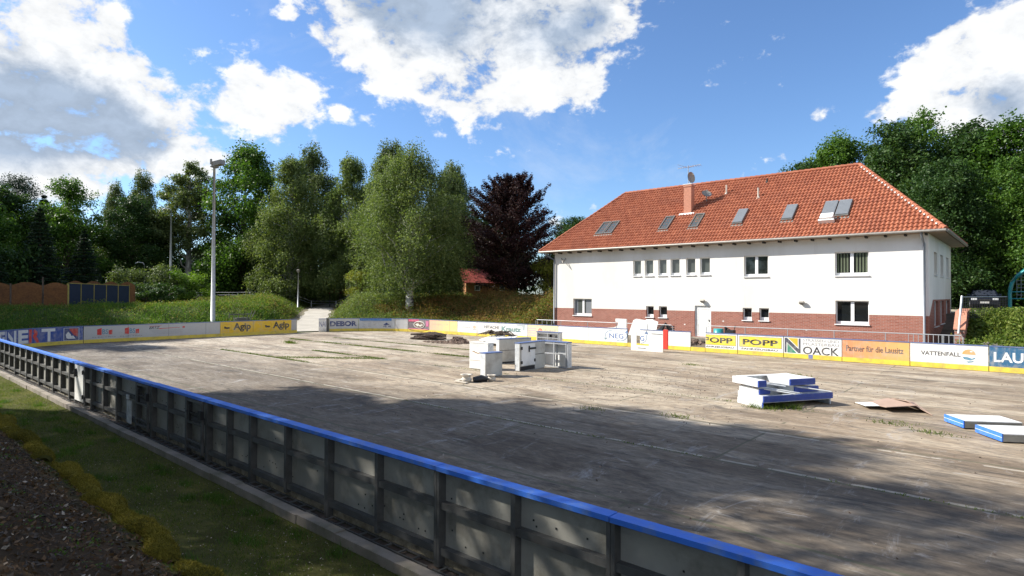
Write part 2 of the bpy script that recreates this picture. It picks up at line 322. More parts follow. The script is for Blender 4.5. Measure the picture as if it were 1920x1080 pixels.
jxx = mth(n, l, 'ABSOLUTE', mth(n, l, 'SUBTRACT', mth(n, l, 'FRACT', mth(n, l, 'ADD', mth(n, l, 'DIVIDE', X, 4.6), mth(n, l, 'MULTIPLY', wob, .2))), .5))
jx = mth(n, l, 'MULTIPLY', mth(n, l, 'GREATER_THAN', jxx, .494), mth(n, l, 'GREATER_THAN', nz(n, l, v, .5, 3), .5))
base = mix(n, l, mth(n, l, 'MULTIPLY', mth(n, l, 'MAXIMUM', jy, jx), .75), base, (.085, .085, .05))
wl = mth(n, l, 'MULTIPLY', mth(n, l, 'MAXIMUM', ygroove(14.1, .045), ygroove(11.22, .05)), mth(n, l, 'GREATER_THAN', nz(n, l, v, .9, 6, .7), .46))
base = mix(n, l, mth(n, l, 'MULTIPLY', mth(n, l, 'MULTIPLY', wl, nz(n, l, v, 3, 6, .7)), 1.0, True), base, (.50, .46, .38))
edge = mth(n, l, 'LESS_THAN', mth(n, l, 'ADD', Y, mth(n, l, 'MULTIPLY', wob, 2.)), 5.32)
base = mix(n, l, mth(n, l, 'MULTIPLY', edge, .85), base, ramp(n, l, nz(n, l, v, 7, 6, .7), [(.35, (.16, .13, .09)), (.55, (.36, .31, .22)), (.7, (.46, .42, .33))]))
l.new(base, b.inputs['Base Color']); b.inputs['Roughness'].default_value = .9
hb = mth(n, l, 'ADD', mth(n, l, 'MULTIPLY', nz(n, l, v, 22, 6, .7), .6), mth(n, l, 'MULTIPLY', mth(n, l, 'MAXIMUM', jy, jx), -1.2))
bump(n, l, b, hb, .5, .015)
# ground: base colour by zone (attribute) broken up by noise
m, n, l, b = newmat('ground'); v = geopos(n)
at = n.new('ShaderNodeAttribute'); at.attribute_name = 'Col'
c = mix(n, l, 1., at.outputs[0], ramp(n, l, nz(n, l, v, 1.1, 9, .7), [(.3, (.55, .55, .5)), (.5, (1, 1, 1)), (.72, (1.5, 1.4, 1.25))]), 'MULTIPLY')
c = mix(n, l, ramp(n, l, nz(n, l, v, 5, 8, .75), [(.55, (0, 0, 0)), (.66, (.6,)*3)]), c, mix(n, l, 1., at.outputs[0], (.5, .45, .4), 'MULTIPLY'))
l.new(c, b.inputs['Base Color']); b.inputs['Roughness'].default_value = 1; b.inputs['Specular IOR Level'].default_value = .1
bump(n, l, b, nz(n, l, v, 16, 8, .7), .8, .05)

# ------------------------------------------------------------------ object helpers
ORG = {}
def root(name, loc, label, cat, group=None):
    o = bpy.data.objects.new(name, None); o.empty_display_size = .3; C.objects.link(o); o.location = loc
    ORG[o.name] = Vector(loc); return tag(o, label, cat, group)
def tag(o, label=None, cat=None, group=None, kind=None):
    if label: o['label'] = label
    if cat: o['category'] = cat
    if group: o['group'] = group
    if kind: o['kind'] = kind
    return o
class MB:
    def __init__(s): s.v = []; s.f = []; s.m = []; s.c = []
    def poly(s, pts, m=0, col=None):
        i = len(s.v); s.v += [tuple(p) for p in pts]; s.f.append(tuple(range(i, i+len(pts)))); s.m.append(m); s.c.append(col)
    def box(s, x0, x1, y0, y1, z0, z1, m=0, col=None, T=None):
        P = [(x, y, z) for z in (z0, z1) for x, y in ((x0, y0), (x1, y0), (x1, y1), (x0, y1))]
        if T: P = [T(*p) for p in P]
        i = len(s.v); s.v += [tuple(p) for p in P]
        for q in ((0, 3, 2, 1), (4, 5, 6, 7), (0, 1, 5, 4), (1, 2, 6, 5), (2, 3, 7, 6), (3, 0, 4, 7)):
            s.f.append(tuple(i+k for k in q)); s.m.append(m); s.c.append(col)
    def tube(s, pts, r, n=8, m=0, col=None, caps=True):
        pts = [Vector(p) for p in pts]; rr = r if isinstance(r, (list, tuple)) else [r]*len(pts)
        i0 = len(s.v)
        for k, p in enumerate(pts):
            d = (pts[min(k+1, len(pts)-1)]-pts[max(k-1, 0)])
            d = d.normalized() if d.length > 1e-9 else Vector((0, 0, 1))
            a = d.cross(Vector((0, 0, 1)) if abs(d.z) < .9 else Vector((1, 0, 0))).normalized(); b2 = d.cross(a)
            for j in range(n):
                t = 2*PI*j/n; s.v.append(tuple(p+(a*math.cos(t)+b2*math.sin(t))*rr[k]))
        for k in range(len(pts)-1):
            for j in range(n):
                a = i0+k*n+j; b2 = i0+k*n+(j+1) % n
                s.f.append((a, b2, b2+n, a+n)); s.m.append(m); s.c.append(col)
        if caps:
            s.f.append(tuple(i0+j for j in range(n))); s.m.append(m); s.c.append(col)
            s.f.append(tuple(i0+(len(pts)-1)*n+j for j in reversed(range(n)))); s.m.append(m); s.c.append(col)
    def prism(s, pts, d, m=0, col=None):
        d = Vector(d); n = len(pts); i = len(s.v)
        s.v += [tuple(p) for p in pts]+[tuple(Vector(p)+d) for p in pts]
        s.f.append(tuple(range(i, i+n))); s.f.append(tuple(i+n+k for k in reversed(range(n))))
        for k in range(n): s.f.append((i+k, i+(k+1) % n, i+n+(k+1) % n, i+n+k))
        s.m += [m]*(n+2); s.c += [col]*(n+2)
    def arr(s, V, F, m=0, col=None):
        i = len(s.v); s.v += [tuple(p) for p in V]; s.f += [tuple(i+k for k in f) for f in F]; s.m += [m]*len(F); s.c += [col]*len(F)
    def build(s, name, mats, parent=None, smooth=False):
        o0 = ORG[parent.name] if parent else Vector((0, 0, 0))
        me = bpy.data.meshes.new(name); V = [(x-o0.x, y-o0.y, z-o0.z) for x, y, z in s.v]
        me.from_pydata(V, [], s.f)
        for k in (mats if isinstance(mats, (list, tuple)) else [mats]): me.materials.append(MATS[k])
        me.polygons.foreach_set('material_index', s.m)
        if any(c is not None for c in s.c):
            ca = me.color_attributes.new('Col', 'FLOAT_COLOR', 'CORNER')
            arr = []
            for p, c in zip(me.polygons, s.c):
                n = len(p.vertices)
                if c and isinstance(c[0], (list, tuple)): 
                    for k in range(n): arr += [*c[k % len(c)], 1]
                else: arr += [*(c or (.7, .7, .7)), 1]*n
            ca.data.foreach_set('color', arr)
        if smooth: me.polygons.foreach_set('use_smooth', [True]*len(me.polygons))
        me.update()
        o = bpy.data.objects.new(name, me); C.objects.link(o)
        if parent: o.parent = parent
        ORG[o.name] = o0.copy()
        return o
def npmesh(name, V, F, mat, parent=None, mi=None, col=None, smooth=False):
    """V (n,3) F (m,k) numpy -> one mesh object"""
    o0 = ORG[parent.name] if parent else Vector((0, 0, 0))
    V = np.asarray(V, np.float32)-np.array([o0.x, o0.y, o0.z], np.float32); F = np.asarray(F, np.int32)
    me = bpy.data.meshes.new(name); k = F.shape[1]
    me.vertices.add(len(V)); me.vertices.foreach_set('co', V.ravel())
    me.loops.add(F.size); me.loops.foreach_set('vertex_index', F.ravel())
    me.polygons.add(len(F)); me.polygons.foreach_set('loop_start', np.arange(0, F.size, k, dtype=np.int32))
    me.polygons.foreach_set('loop_total', np.full(len(F), k, np.int32))
    for q in (mat if isinstance(mat, (list, tuple)) else [mat]): me.materials.append(MATS[q])
    if mi is not None: me.polygons.foreach_set('material_index', np.asarray(mi, np.int32))
    if col is not None:
        ca = me.color_attributes.new('Col', 'FLOAT_COLOR', 'POINT')
        ca.data.foreach_set('color', np.concatenate([col, np.ones((len(col), 1))], 1).astype(np.float32).ravel())
    me.update(calc_edges=True)
    if smooth: me.polygons.foreach_set('use_smooth', [True]*len(me.polygons))
    o = bpy.data.objects.new(name, me); C.objects.link(o)
    if parent: o.parent = parent
    ORG[o.name] = o0.copy(); return o
def copy_tree(o, parent=None):
    c = o.copy(); C.objects.link(c); c.parent = parent; ORG[c.name] = ORG.get(o.name, Vector())
    for ch in list(o.children): copy_tree(ch, c)
    return c

# ------------------------------------------------------------------ terrain
XE, YN, YF = -43.9, 4.9, 31.7
def sst(t): t = np.clip(t, 0, 1); return t*t*(3-2*t)
PATHC = np.array([(-43.9, 25.2, .0), (-47, 26.9, .12), (-50.5, 29.3, .32), (-55, 32.3, .6), (-62, 37, 1.0), (-69, 41.6, 1.25), (-76, 47.6, 1.45), (-83, 55, 1.6), (-88, 64, 1.75)])
def dpath(x, y):
    best = np.full(np.shape(x), 1e9); z = np.zeros(np.shape(x))
    for a, b2 in zip(PATHC[:-1], PATHC[1:]):
        d = b2[:2]-a[:2]; t = np.clip(((x-a[0])*d[0]+(y-a[1])*d[1])/(d@d), 0, 1)
        q = np.hypot(x-a[0]-t*d[0], y-a[1]-t*d[1]); k = q < best
        best = np.where(k, q, best); z = np.where(k, a[2]+t*(b2[2]-a[2]), z)
    return best, z
def hills(x, y):
    return .10*np.sin(x*.31+1)*np.sin(y*.27)+.06*np.sin(x*.9)*np.cos(y*.8+2)
def H(x, y):
    x = np.asarray(x, float); y = np.asarray(y, float)
    # distance outside the rink (rounded rectangle)
    R = 6.5; qx = np.maximum(XE+R-x, 0); cyk = np.clip(y, YN+R, YF-R); qy = y-cyk
    cxk = np.maximum(x, XE+R)
    d = np.hypot(np.minimum(x-(XE+R), 0), qy)-R
    left = np.where(x < XE+R, 1., 0.)
    dl = np.maximum(d, 0)
    bankL = .05+sst((dl-.4)/8.2)*2.0
    bankF = .10+sst((dl-.6)/8.5)*2.5
    wF = sst((y-24.5)/6.)
    b_ = bankL*(1-wF)+bankF*wF
    b_ = np.where(y > 40, b_+0*y, b_)
    # far plateau settles to about 2.2
    far = sst((np.hypot(x+30, y-20)-35)/30)
    b_ = b_*(1-far)+far*np.minimum(b_, 2.15+hills(x, y)*0)
    # near side
    near = np.where(y > 2.75, -.20, -.06+.40*(2.75-y)); near = np.minimum(near, 1.5)
    wn_ = sst((y-4.2)/1.6)
    hN = near*(1-wn_)+b_*wn_
    h = np.where((x < XE-.3), near*(1-sst((y-1)/7.))+b_*sst((y-1)/7.), hN)
    # building yard
    yard = .12+.28*sst((y-33)/3.5)
    rear = 2.0*sst((y-38.5)/10)
    by = yard+np.where(y > 38.5, (2.05-.4)*sst((y-38.5)/10.5), 0)
    wy = sst((x+29.6)/1.2)*np.where(y > 31.5, 1, 0)
    h = h*(1-wy)+by*wy
    # ivy bank right of the lane
    iv = .75+sst((y-33.4)/4.2)*1.3
    wi = np.where((x > -2.35) & (y > 32.9), 1., 0.)
    h = h*(1-wi)+iv*wi
    dp, zp = dpath(x, y)
    wp = 1-sst((dp-1.7)/3.2)
    wp = wp*np.where(x < XE-.2, 1, 0)
    h = h*(1-wp)+zp*wp
    # under the slab
    inside = (d < .25) & (y > YN+.05) & (y < YF-.05)
    h = np.where(inside, -.35, h)
    rough = np.where((dl > 1.5) & (wy < .1) & (wp < .1) & (y > 6), 1., 0.)
    return h+hills(x, y)*rough
def axis(lo, hi, a, b2, step, far):
    core = np.arange(a, b2, step)
    l_ = [a-step*1.5]; 
    while l_[-1] > lo: l_.append(l_[-1]-(a-l_[-1])*.35-step)
    r_ = [b2+step]
    while r_[-1] < hi: r_.append(r_[-1]+(r_[-1]-b2)*.35+step)
    return np.array(l_[::-1]+list(core)+r_)
gx = axis(-900, 700, -78, 8, .33, 0); gy = axis(-500, 900, -5, 54, .33, 0)
# snap a grid line to the sharp edges
for e in (2.75, 4.9, 32.9): gy[np.argmin(abs(gy-e))] = e
GX, GY = np.meshgrid(gx, gy); GZ = H(GX, GY)
V = np.stack([GX, GY, GZ], -1).reshape(-1, 3); nxg, nyg = len(gx), len(gy)
ii = (np.arange(nyg-1)[:, None]*nxg+np.arange(nxg-1)[None]).ravel()
F = np.stack([ii, ii+1, ii+nxg+1, ii+nxg], 1)
x_, y_ = V[:, 0], V[:, 1]
col = np.tile(np.array([.052, .075, .022]), (len(V), 1))
def paint(mask, c):
    col[mask] = c
dp, zp = dpath(x_, y_)
paint(y_ > 33, (.050, .058, .024)); paint((x_ < -60) | (y_ > 60), (.040, .045, .02))
paint((y_ < 2.8) & (x_ > -45), (.075, .050, .030))
paint((x_ > -29.3) & (y_ > 32) & (x_ < -2.4), (.16, .14, .11))
paint((x_ > -6) & (y_ > 37) & (x_ < -2.4) & (y_ < 49), (.12, .10, .085))
paint((x_ > -2.4) & (y_ > 32.9) & (y_ < 38), (.05, .06, .02))
paint((x_ > -6) & (y_ > 49) & (y_ < 62.5), (.37, .33, .26))
paint((x_ < -46) & (dp < 2.4), (.20, .18, .13))
paint((y_ > 2.7) & (y_ < 4.7) & (x_ > -45), (.085, .085, .028))
g = npmesh('ground', V, F, 'ground', col=col, smooth=True); tag(g, kind='structure')

# slab
sb = MB(); R1, R2 = 6., 7.
def ringpts(off=0., z=0., n=16):
    P = [(12, YN-off, z)]
    for a in np.linspace(270, 180, n):
        t = math.radians(a); P.append((XE+R1+(R1+off)*math.cos(t), YN+R1+(R1+off)*math.sin(t), z))
    for a in np.linspace(180, 90, n):
        t = math.radians(a); P.append((XE+R2+(R2+off)*math.cos(t), YF-R2+(R2+off)*math.sin(t), z))
    P.append((12, YF+off, z)); return P
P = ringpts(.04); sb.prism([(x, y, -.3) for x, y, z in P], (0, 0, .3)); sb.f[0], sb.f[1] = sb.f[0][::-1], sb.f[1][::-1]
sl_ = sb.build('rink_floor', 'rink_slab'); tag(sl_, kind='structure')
# path
def strip(name, pts, w, mat, dz=.03):
    mb = MB(); n = len(pts); dens = []
    for a, b2 in zip(pts[:-1], pts[1:]):
        for k in range(12): dens.append(tuple(np.array(a[:2])+(np.array(b2[:2])-np.array(a[:2]))*k/12))
    dens.append(tuple(pts[-1][:2])); dens = np.array(dens)
    dens = np.array([dens[max(0, i-5):i+6].mean(0) for i in range(len(dens))])
    tng = np.gradient(dens, axis=0); tng /= np.hypot(tng[:, 0], tng[:, 1])[:, None]
    rows = []
    for i, (p, t) in enumerate(zip(dens, tng)):
        ww = w*(1+.10*math.sin(i*.7)+.05*math.sin(i*2.1))
        row = []
        for u in np.linspace(-1, 1, 7):
            q = (p[0]-t[1]*u*ww, p[1]+t[0]*u*ww); row.append((q[0], q[1], float(H(q[0], q[1]))+dz))
        rows.append(row)
    for r0, r1 in zip(rows[:-1], rows[1:]):
        for k in range(6): mb.poly([r0[k], r0[k+1], r1[k+1], r1[k]])
    o = mb.build(name, mat, smooth=True); return tag(o, kind='structure')
strip('path', PATHC, 1.35, 'path_gravel')
mb = MB(); mb.poly([(-46.4, 23.9, .10), (-43.8, 23.9, .012), (-43.8, 26.2, .012), (-46.4, 27.9, .12)])
# kerb along the near boards
mb = MB(); x = -44.
while x < 3:
    w_ = 1.0; j = rnd.uniform(-.012, .012); z = rnd.uniform(-.008, .008)
    mb.box(x+.006, x+w_-.006, 4.44+j, 4.60+j, -.30, -.055+z); x += w_
o = mb.build('kerb', 'kerb_stone'); tag(o, kind='structure')
mb = MB(); mb.box(-44, 3, 4.60, 4.93, -.3, -.115)
o = mb.build('drain_channel', 'dark_earth'); tag(o, kind='structure')

# ------------------------------------------------------------------ vegetation builders
def leaf_quads(P, s, rs, nbias=None, aspect=.6, droop=0.):
    n = len(P); nr = rs.normal(size=(n, 3))
    if nbias is not None: nr = nr*.8+nbias
    nr /= np.linalg.norm(nr, axis=1)[:, None]+1e-9
    t = rs.normal(size=(n, 3)); t[:, 2] -= droop; u = np.cross(nr, t); u /= np.linalg.norm(u, axis=1)[:, None]+1e-9
    wv = np.cross(nr, u); s = np.asarray(s)[:, None]
    V = np.empty((n, 4, 3), np.float32)
    V[:, 0] = P+u*s*aspect*.5; V[:, 1] = P+wv*s*.5; V[:, 2] = P-u*s*aspect*.5; V[:, 3] = P-wv*s*.5
    return V.reshape(-1, 3), np.arange(4*n, dtype=np.int32).reshape(-1, 4)
def blades(P, h, w_, rs, lean=.35):
    n = len(P); a = rs.uniform(0, 2*PI, n); d = np.stack([np.cos(a), np.sin(a), 0*a], 1)*w_[:, None]*.5
    ln = rs.normal(size=(n, 3))*lean; ln[:, 2] = 1; ln *= h[:, None]
    V = np.empty((n, 3, 3), np.float32); V[:, 0] = P-d; V[:, 1] = P+d; V[:, 2] = P+ln
    return V.reshape(-1, 3), np.arange(3*n, dtype=np.int32).reshape(-1, 3)

def make_tree(name, kind, Ht, R, seed, leaf, barkm, nleaf=30000, lsize=.24, base=.25, label='x', cat='tree'):
    rs = np.random.RandomState(seed)
    rt_ = root(name, (0, 0, 0), label, cat)
    tb = MB(); PL = []; NB = []
    def limb(p0, p1, r0, r1, sag=0., k=5):
        p0 = np.array(p0); p1 = np.array(p1); pts = []; rr = []
        for i in range(k+1):
            t = i/k; q = p0+(p1-p0)*t; q = q+rs.normal(size=3)*.04*np.linalg.norm(p1-p0)*(0 < i < k)
            q[2] += sag*math.sin(PI*t); pts.append(tuple(q)); rr.append(r0+(r1-r0)*t)
        tb.tube(pts, rr, 6, caps=False)
        return pts
    tr = Ht*.016+.06
    if kind in ('broad', 'birch', 'poplar', 'high'):
        topz = Ht*(.88 if kind != 'broad' else .72)
        cx_, cy_ = rs.uniform(-.3, .3, 2)
        tpts = [(0, 0, -.4), (rs.uniform(-.1, .1), rs.uniform(-.1, .1), Ht*.2), (cx_, cy_, Ht*.45), (cx_*1.5, cy_*1.2, topz)]
        tb.tube(tpts, [tr*1.25, tr, tr*.7, tr*.12], 9)
        nl = {'broad': 90, 'birch': 110, 'poplar': 70, 'high': 50}[kind]
        lobes = []
        for i in range(nl*8):
            if len(lobes) >= nl: break
            t = rs.uniform(0, 1); z = Ht*(base+(1-base)*t)
            if kind == 'broad': pr = math.sin(PI*min(1, (t*.86+.14)))**.55
            elif kind == 'birch': pr = (math.sin(PI*min(1, t*.80+.20))**.8)*(.75+.35*(1-t))
            elif kind == 'poplar': pr = math.sin(PI*min(1, t*.75+.25))**.7
            else: pr = math.sin(PI*min(1, t*.8+.2))**.6
            a = rs.uniform(0, 2*PI); rad = R*pr*(rs.uniform(.15, 1)**.55)*rs.uniform(.82, 1.1)
            rl = R*rs.uniform(.22, .40)*(1 if kind == 'broad' else .85)*(1-.25*t)
            p = np.array([cx_*t+rad*math.cos(a), cy_*t+rad*math.sin(a), z-rl*.4])
            if all(np.linalg.norm((p-q[:3])) > rl*.55 for q in lobes): lobes.append(np.array([*p, rl]))
        lobes = np.array(lobes)
        for q in lobes:
            zt = max(Ht*.12, q[2]-math.hypot(q[0], q[1])*rs.uniform(.4, .9)-.4); t = min(1, zt/topz)
            limb((cx_*t, cy_*t, zt), q[:3], tr*.32*(1.1-t)+.02, .015, .3)
        wgt = lobes[:, 3]**2; wgt /= wgt.sum(); per = np.maximum(30, (wgt*nleaf).astype(int))
        for q, m_ in zip(lobes, per):
            ns = max(5, int(m_/ (34 if kind != 'birch' else 26)))
            d = rs.normal(size=(ns, 3)); d[:, 2] = d[:, 2]*.9+.1; d /= np.linalg.norm(d, axis=1)[:, None]
            sub = q[:3]+d*q[3]*rs.uniform(.35, 1.08, (ns, 1))*np.array([1.05, 1.05, .85])
            idx = rs.randint(0, ns, m_)
            if kind == 'birch':
                st = rs.uniform(0, 1, m_); ln = rs.uniform(.5, 1.7, ns)*q[3]*1.15
                # eight hanging strings per twig cluster
                soff = rs.normal(size=(ns, 7, 3))*q[3]*.20; sid = rs.randint(0, 7, m_)
                off = soff[idx, sid]; off[:, 2] *= .5
                P_ = sub[idx]+off+rs.normal(size=(m_, 3))*.05
                outw = d[idx].copy(); outw[:, 2] = 0
                P_ = P_+outw*(st*.25*q[3])[:, None]; P_[:, 2] -= st**1.1*ln[idx]
            else:
                sz = q[3]*(.30 if kind == 'broad' else .26)
                P_ = sub[idx]+rs.normal(size=(m_, 3))*sz*np.array([1, 1, .85])
            PL.append(P_); NB.append(d[idx]*.8+np.array([0, 0, .5]))
    elif kind == 'beech':
        tb.tube([(0, 0, -.4), (0, .1, Ht*.3), (.2, 0, Ht*.85)], [tr*1.5, tr*1.1, tr*.15], 9)
        ns = 330
        for i in range(ns):
            t = rs.uniform(0, 1)**.9; z0 = Ht*(.06+.80*t); a = rs.uniform(0, 2*PI)
            prof = (math.sin(PI*min(1, .30+.66*t))**.75)
            rad = R*prof*rs.uniform(.45, 1.08); rise = rad*rs.uniform(.15, .62)+Ht*.10*t
            p0 = np.array([0, 0, z0*.86]); dr = np.array([math.cos(a), math.sin(a), 0])
            p1 = p0+dr*rad+np.array([0, 0, rise])
            p1[2] = min(p1[2], Ht*1.02-rad*.25)
            limb(p0, p1, tr*.22*(1.1-t)+.02, .012, .0, 3)
            m_ = int(nleaf/ns); u = rs.uniform(.25, 1.0, m_)**.7
            side = np.cross(dr, [0, 0, 1.]); wd = (1.05-u)*rad*.30+.12
            P_ = p0+(p1-p0)*u[:, None]+side*(rs.normal(size=m_)*wd*.6)[:, None]
            P_[:, 2] += rs.normal(size=m_)*.13-.25*(1-u)*rs.uniform(0, 1, m_)
            PL.append(P_); NB.append(np.tile([0, 0, 1.3], (m_, 1))+dr*.3)
    elif kind in ('spruce', 'pine'):
        tb.tube([(0, 0, -.4), (0, 0, Ht*.5), (0, 0, Ht)], [tr, tr*.6, .02], 8)
        nw = 26 if kind == 'spruce' else 17
        for i in range(nw):
            t = (i+rs.uniform(0, .6))/nw; z0 = Ht*(base+(1-base)*t)
            rad = R*(1-t)**.8*rs.uniform(.8, 1.1) if kind == 'spruce' else R*(math.sin(PI*min(1, .25+.7*t))**.8)*rs.uniform(.5, 1.1)
            nb_ = 9 if kind == 'spruce' else 5
            for k in range(nb_):
                a = 2*PI*(k+rs.uniform(0, .8))/nb_+i; dr = np.array([math.cos(a), math.sin(a), 0])
                p1 = np.array([0, 0, z0])+dr*rad+np.array([0, 0, rad*(-.18 if kind == 'spruce' else rs.uniform(.1, .5))])
                limb((0, 0, z0), p1, .05, .01, 0, 2)
                m_ = int(nleaf/(nw*nb_)*(1.4-.9*t)); 
                if kind == 'spruce':
                    u = rs.uniform(.05, 1, m_); wd = (1.05-u)*rad*.32+.08; side = np.cross(dr, [0, 0, 1.])
                    P_ = np.array([0, 0, z0])+(p1-np.array([0, 0, z0]))*u[:, None]+side*(rs.normal(size=m_)*wd)[:, None]
                    P_[:, 2] -= np.abs(rs.normal(size=m_))*.18
                else:
                    P_ = p1+rs.normal(size=(m_, 3))*np.array([.75, .75, .38])
                PL.append(P_); NB.append(np.tile([0, 0, .9], (m_, 1))+dr*.5)
    elif kind == 'bush':
        nl = 26
        for i in range(nl):
            a = rs.uniform(0, 2*PI); t = rs.uniform(.1, 1)**.6; z = Ht*rs.uniform(.2, .85)
            rad = R*t*math.sqrt(max(.1, 1-(z/Ht-.35)**2)); rl = R*rs.uniform(.2, .36)
            p = np.array([rad*math.cos(a), rad*math.sin(a), z]); limb((0, 0, .0), p, .05, .01, .1, 3)
            m_ = nleaf//nl; d = rs.normal(size=(14, 3)); d /= np.linalg.norm(d, axis=1)[:, None]
            sub = p+d*rl*rs.uniform(.4, 1, (14, 1))*np.array([1, 1, .8]); idx = rs.randint(0, 14, m_)
            P_ = sub[idx]+rs.normal(size=(m_, 3))*rl*.26; P_[:, 2] = np.maximum(P_[:, 2], .02)
            PL.append(P_); NB.append(d[idx]+np.array([0, 0, .5]))
    P_ = np.concatenate(PL); nb = np.concatenate(NB)
    s = lsize*rs.uniform(.6, 1.35, len(P_))
    V, F = leaf_quads(P_, s, rs, nb, .62 if kind not in ('spruce', 'pine') else .35)
    tb.build('trunk', barkm, rt_, smooth=True)
    npmesh('crown', V, F, leaf, rt_)
    return rt_
used = set()
def place(proto, x, y, s=1., sz=None, rz=0., label=None, group=None, z=None, tilt=0., name=None, cat=None):
    o = proto if proto.name not in used else copy_tree(proto)
    used.add(proto.name)
    if name: o.name = name
    o.location = (x, y, float(H(x, y)) if z is None else z)
    o.scale = (s, s, sz or s); o.rotation_euler = (tilt, 0, rz)
    if label: o['label'] = label
    if cat: o['category'] = cat
    if group: o['group'] = group
    elif 'group' in o: del o['group']
    return o

# ------------------------------------------------------------------ the clubhouse
BX0, BX1, BY0, BY1 = -28.16, -3.98, 37.34, 48.64
EZ = 6.40
house = root('clubhouse', ((BX0+BX1)/2, BY0, .3), 'long white two storey clubhouse with a brick base and an orange hipped tile roof', 'building')
FW = [(-21.23, -20.60, 4.47, 5.59, 's', 'glass_soft'), (-20.31, -19.66, 4.47, 5.59, 's', 'glass_soft'), (-19.29, -18.66, 4.47, 5.59, 's', 'glass_soft'),
      (-18.38, -17.72, 4.47, 5.59, 's', 'glass_soft'), (-17.27, -16.62, 4.47, 5.59, 's', 'glass_soft'), (-16.31, -15.63, 4.47, 5.59, 's', 'glass_soft'),
      (-13.45, -12.0, 4.30, 5.58, 'd', 'glass'), (-8.36, -6.69, 4.27, 5.60, 'blind', 'glass'),
      (-26.38, -24.70, 1.57, 2.83, 'curtain', 'glass_soft'), (-20.20, -19.62, 1.60, 2.36, 'v', 'glass'), (-19.23, -18.62, 1.60, 2.36, 'v', 'glass'),
      (-13.53, -12.97, 1.60, 2.36, 'v', 'glass'), (-12.53, -11.95, 1.60, 2.36, 'v', 'glass'), (-8.33, -6.67, 1.55, 2.86, 'd', 'glass')]
DOOR = (-16.66, -15.55, .43, 2.45)
def wallcells(mb, u0, u1, z0, z1, holes, put):
    us = sorted(set([u0, u1]+[min(max(h[k], u0), u1) for h in holes for k in (0, 1)])); zs = sorted(set([z0, z1]+[min(max(h[k], z0), z1) for h in holes for k in (2, 3)]))
    for za, zb in zip(zs[:-1], zs[1:]):
        run = None
        for ua, ub in zip(us[:-1], us[1:]):
            uc, zc = (ua+ub)/2, (za+zb)/2
            if any(h[0] < uc < h[1] and h[2] < zc < h[3] for h in holes):
                if run: put(run[0], run[1], za, zb); run = None
            else: run = (run[0], ub) if run else (ua, ub)
        if run: put(run[0], run[1], za, zb)
holes = [w_[:4] for w_ in FW]+[DOOR]
mb = MB(); wallcells(mb, BX0, BX1, 2.10, EZ, holes, lambda a, b2, c, d: mb.box(a, b2, BY0, BY0+.3, c, d))
SW = [(39.53, 40.96, 4.3, 5.56), (42.57, 44.1, 4.3, 5.56), (45.75, 47.31, 4.3, 5.56)]
SL = [(39.7, 41.65, 1.45, 2.85), (42.7, 44.6, 1.5, 2.85), (45.7, 47.8, 1.6, 2.85)]
wallcells(mb, BY0+.3, BY1-.3, 2.94, EZ, SW, lambda a, b2, c, d: mb.box(BX1-.3, BX1, a, b2, c, d))
mb.prism([(BX1-.3, BY0+.3, 2.10), (BX1-.3, 39.0, 2.94), (BX1-.3, BY0+.3, 2.94)], (.3, 0, 0))
mb.box(BX0, BX0+.3, BY0+.3, BY1-.3, .0, EZ); mb.box(BX0, BX1, BY1-.3, BY1, .0, EZ)
mb.build('wall', 'plaster', house)
mb = MB(); wallcells(mb, BX0, BX1, -.2, 2.097, holes, lambda a, b2, c, d: mb.box(a, b2, BY0-.006, BY0+.3, c, d))
mb.build('brick_base', 'brick_front', house)
mb = MB(); wallcells(mb, BY0+.3, BY1-.3, -.2, 2.937, SL, lambda a, b2, c, d: mb.box(BX1-.3, BX1-.006, a, b2, c, d))
mb.build('brick_base', 'brick_side', house)
mb = MB(); mb.box(BX0+.3, BX1-.3, 38.6, 38.65, 0, EZ); mb.box(-5.3, -5.25, 38.65, BY1-.3, 0, EZ); mb.box(BX0+.3, BX1-.3, BY0+.3, 38.6, 3.3, 3.45)
mb.build('inner_wall', 'dark_hole', house)
for (a, b2, c, d, k, gm) in FW:
    fw = .065; y0 = BY0+.15; mb = MB()
    # reveal lining keeps the opening crisp, frame sits back in it
    for q in ((a, a+fw, c, d), (b2-fw, b2, c, d), (a+fw, b2-fw, c, c+fw*(2.3 if k != 'v' else 3)), (a+fw, b2-fw, d-fw, d)): mb.box(q[0], q[1], y0, y0+.07, q[2], q[3])
    if k in ('d', 'blind', 'curtain'): mb.box((a+b2)/2-.085, (a+b2)/2+.085, y0-.012, y0+.058, c+fw*2.3, d-fw)
    wf = mb.build('window', 'window_frame', house)
    mb = MB(); mb.box(a+fw, b2-fw, y0+.03, y0+.04, c+fw, d-fw); mb.build('pane', gm, wf)
    mb = MB(); mb.box(a-.04, b2+.04, BY0-.07, y0-.003, c-.055, c-.002); mb.build('sill', 'window_frame', wf)
    if k == 'blind':
        mb = MB(); x = a+.1
        while x < b2-.12:
            if abs(x+.04-(a+b2)/2) > .11: mb.box(x, x+.085, y0+.018, y0+.026, c+.17, d-.09, col=None)
            x += .155
        mb.build('vertical_blind', 'blind_green', wf)
    if k == 'curtain':
        for x0, x1 in ((a+.10, a+.34), (b2-.62, b2-.1)): mb = MB(); mb.box(x0, x1, y0+.018, y0+.026, c+.16, d-.08); mb.build('curtain', 'shutter_grey', wf)
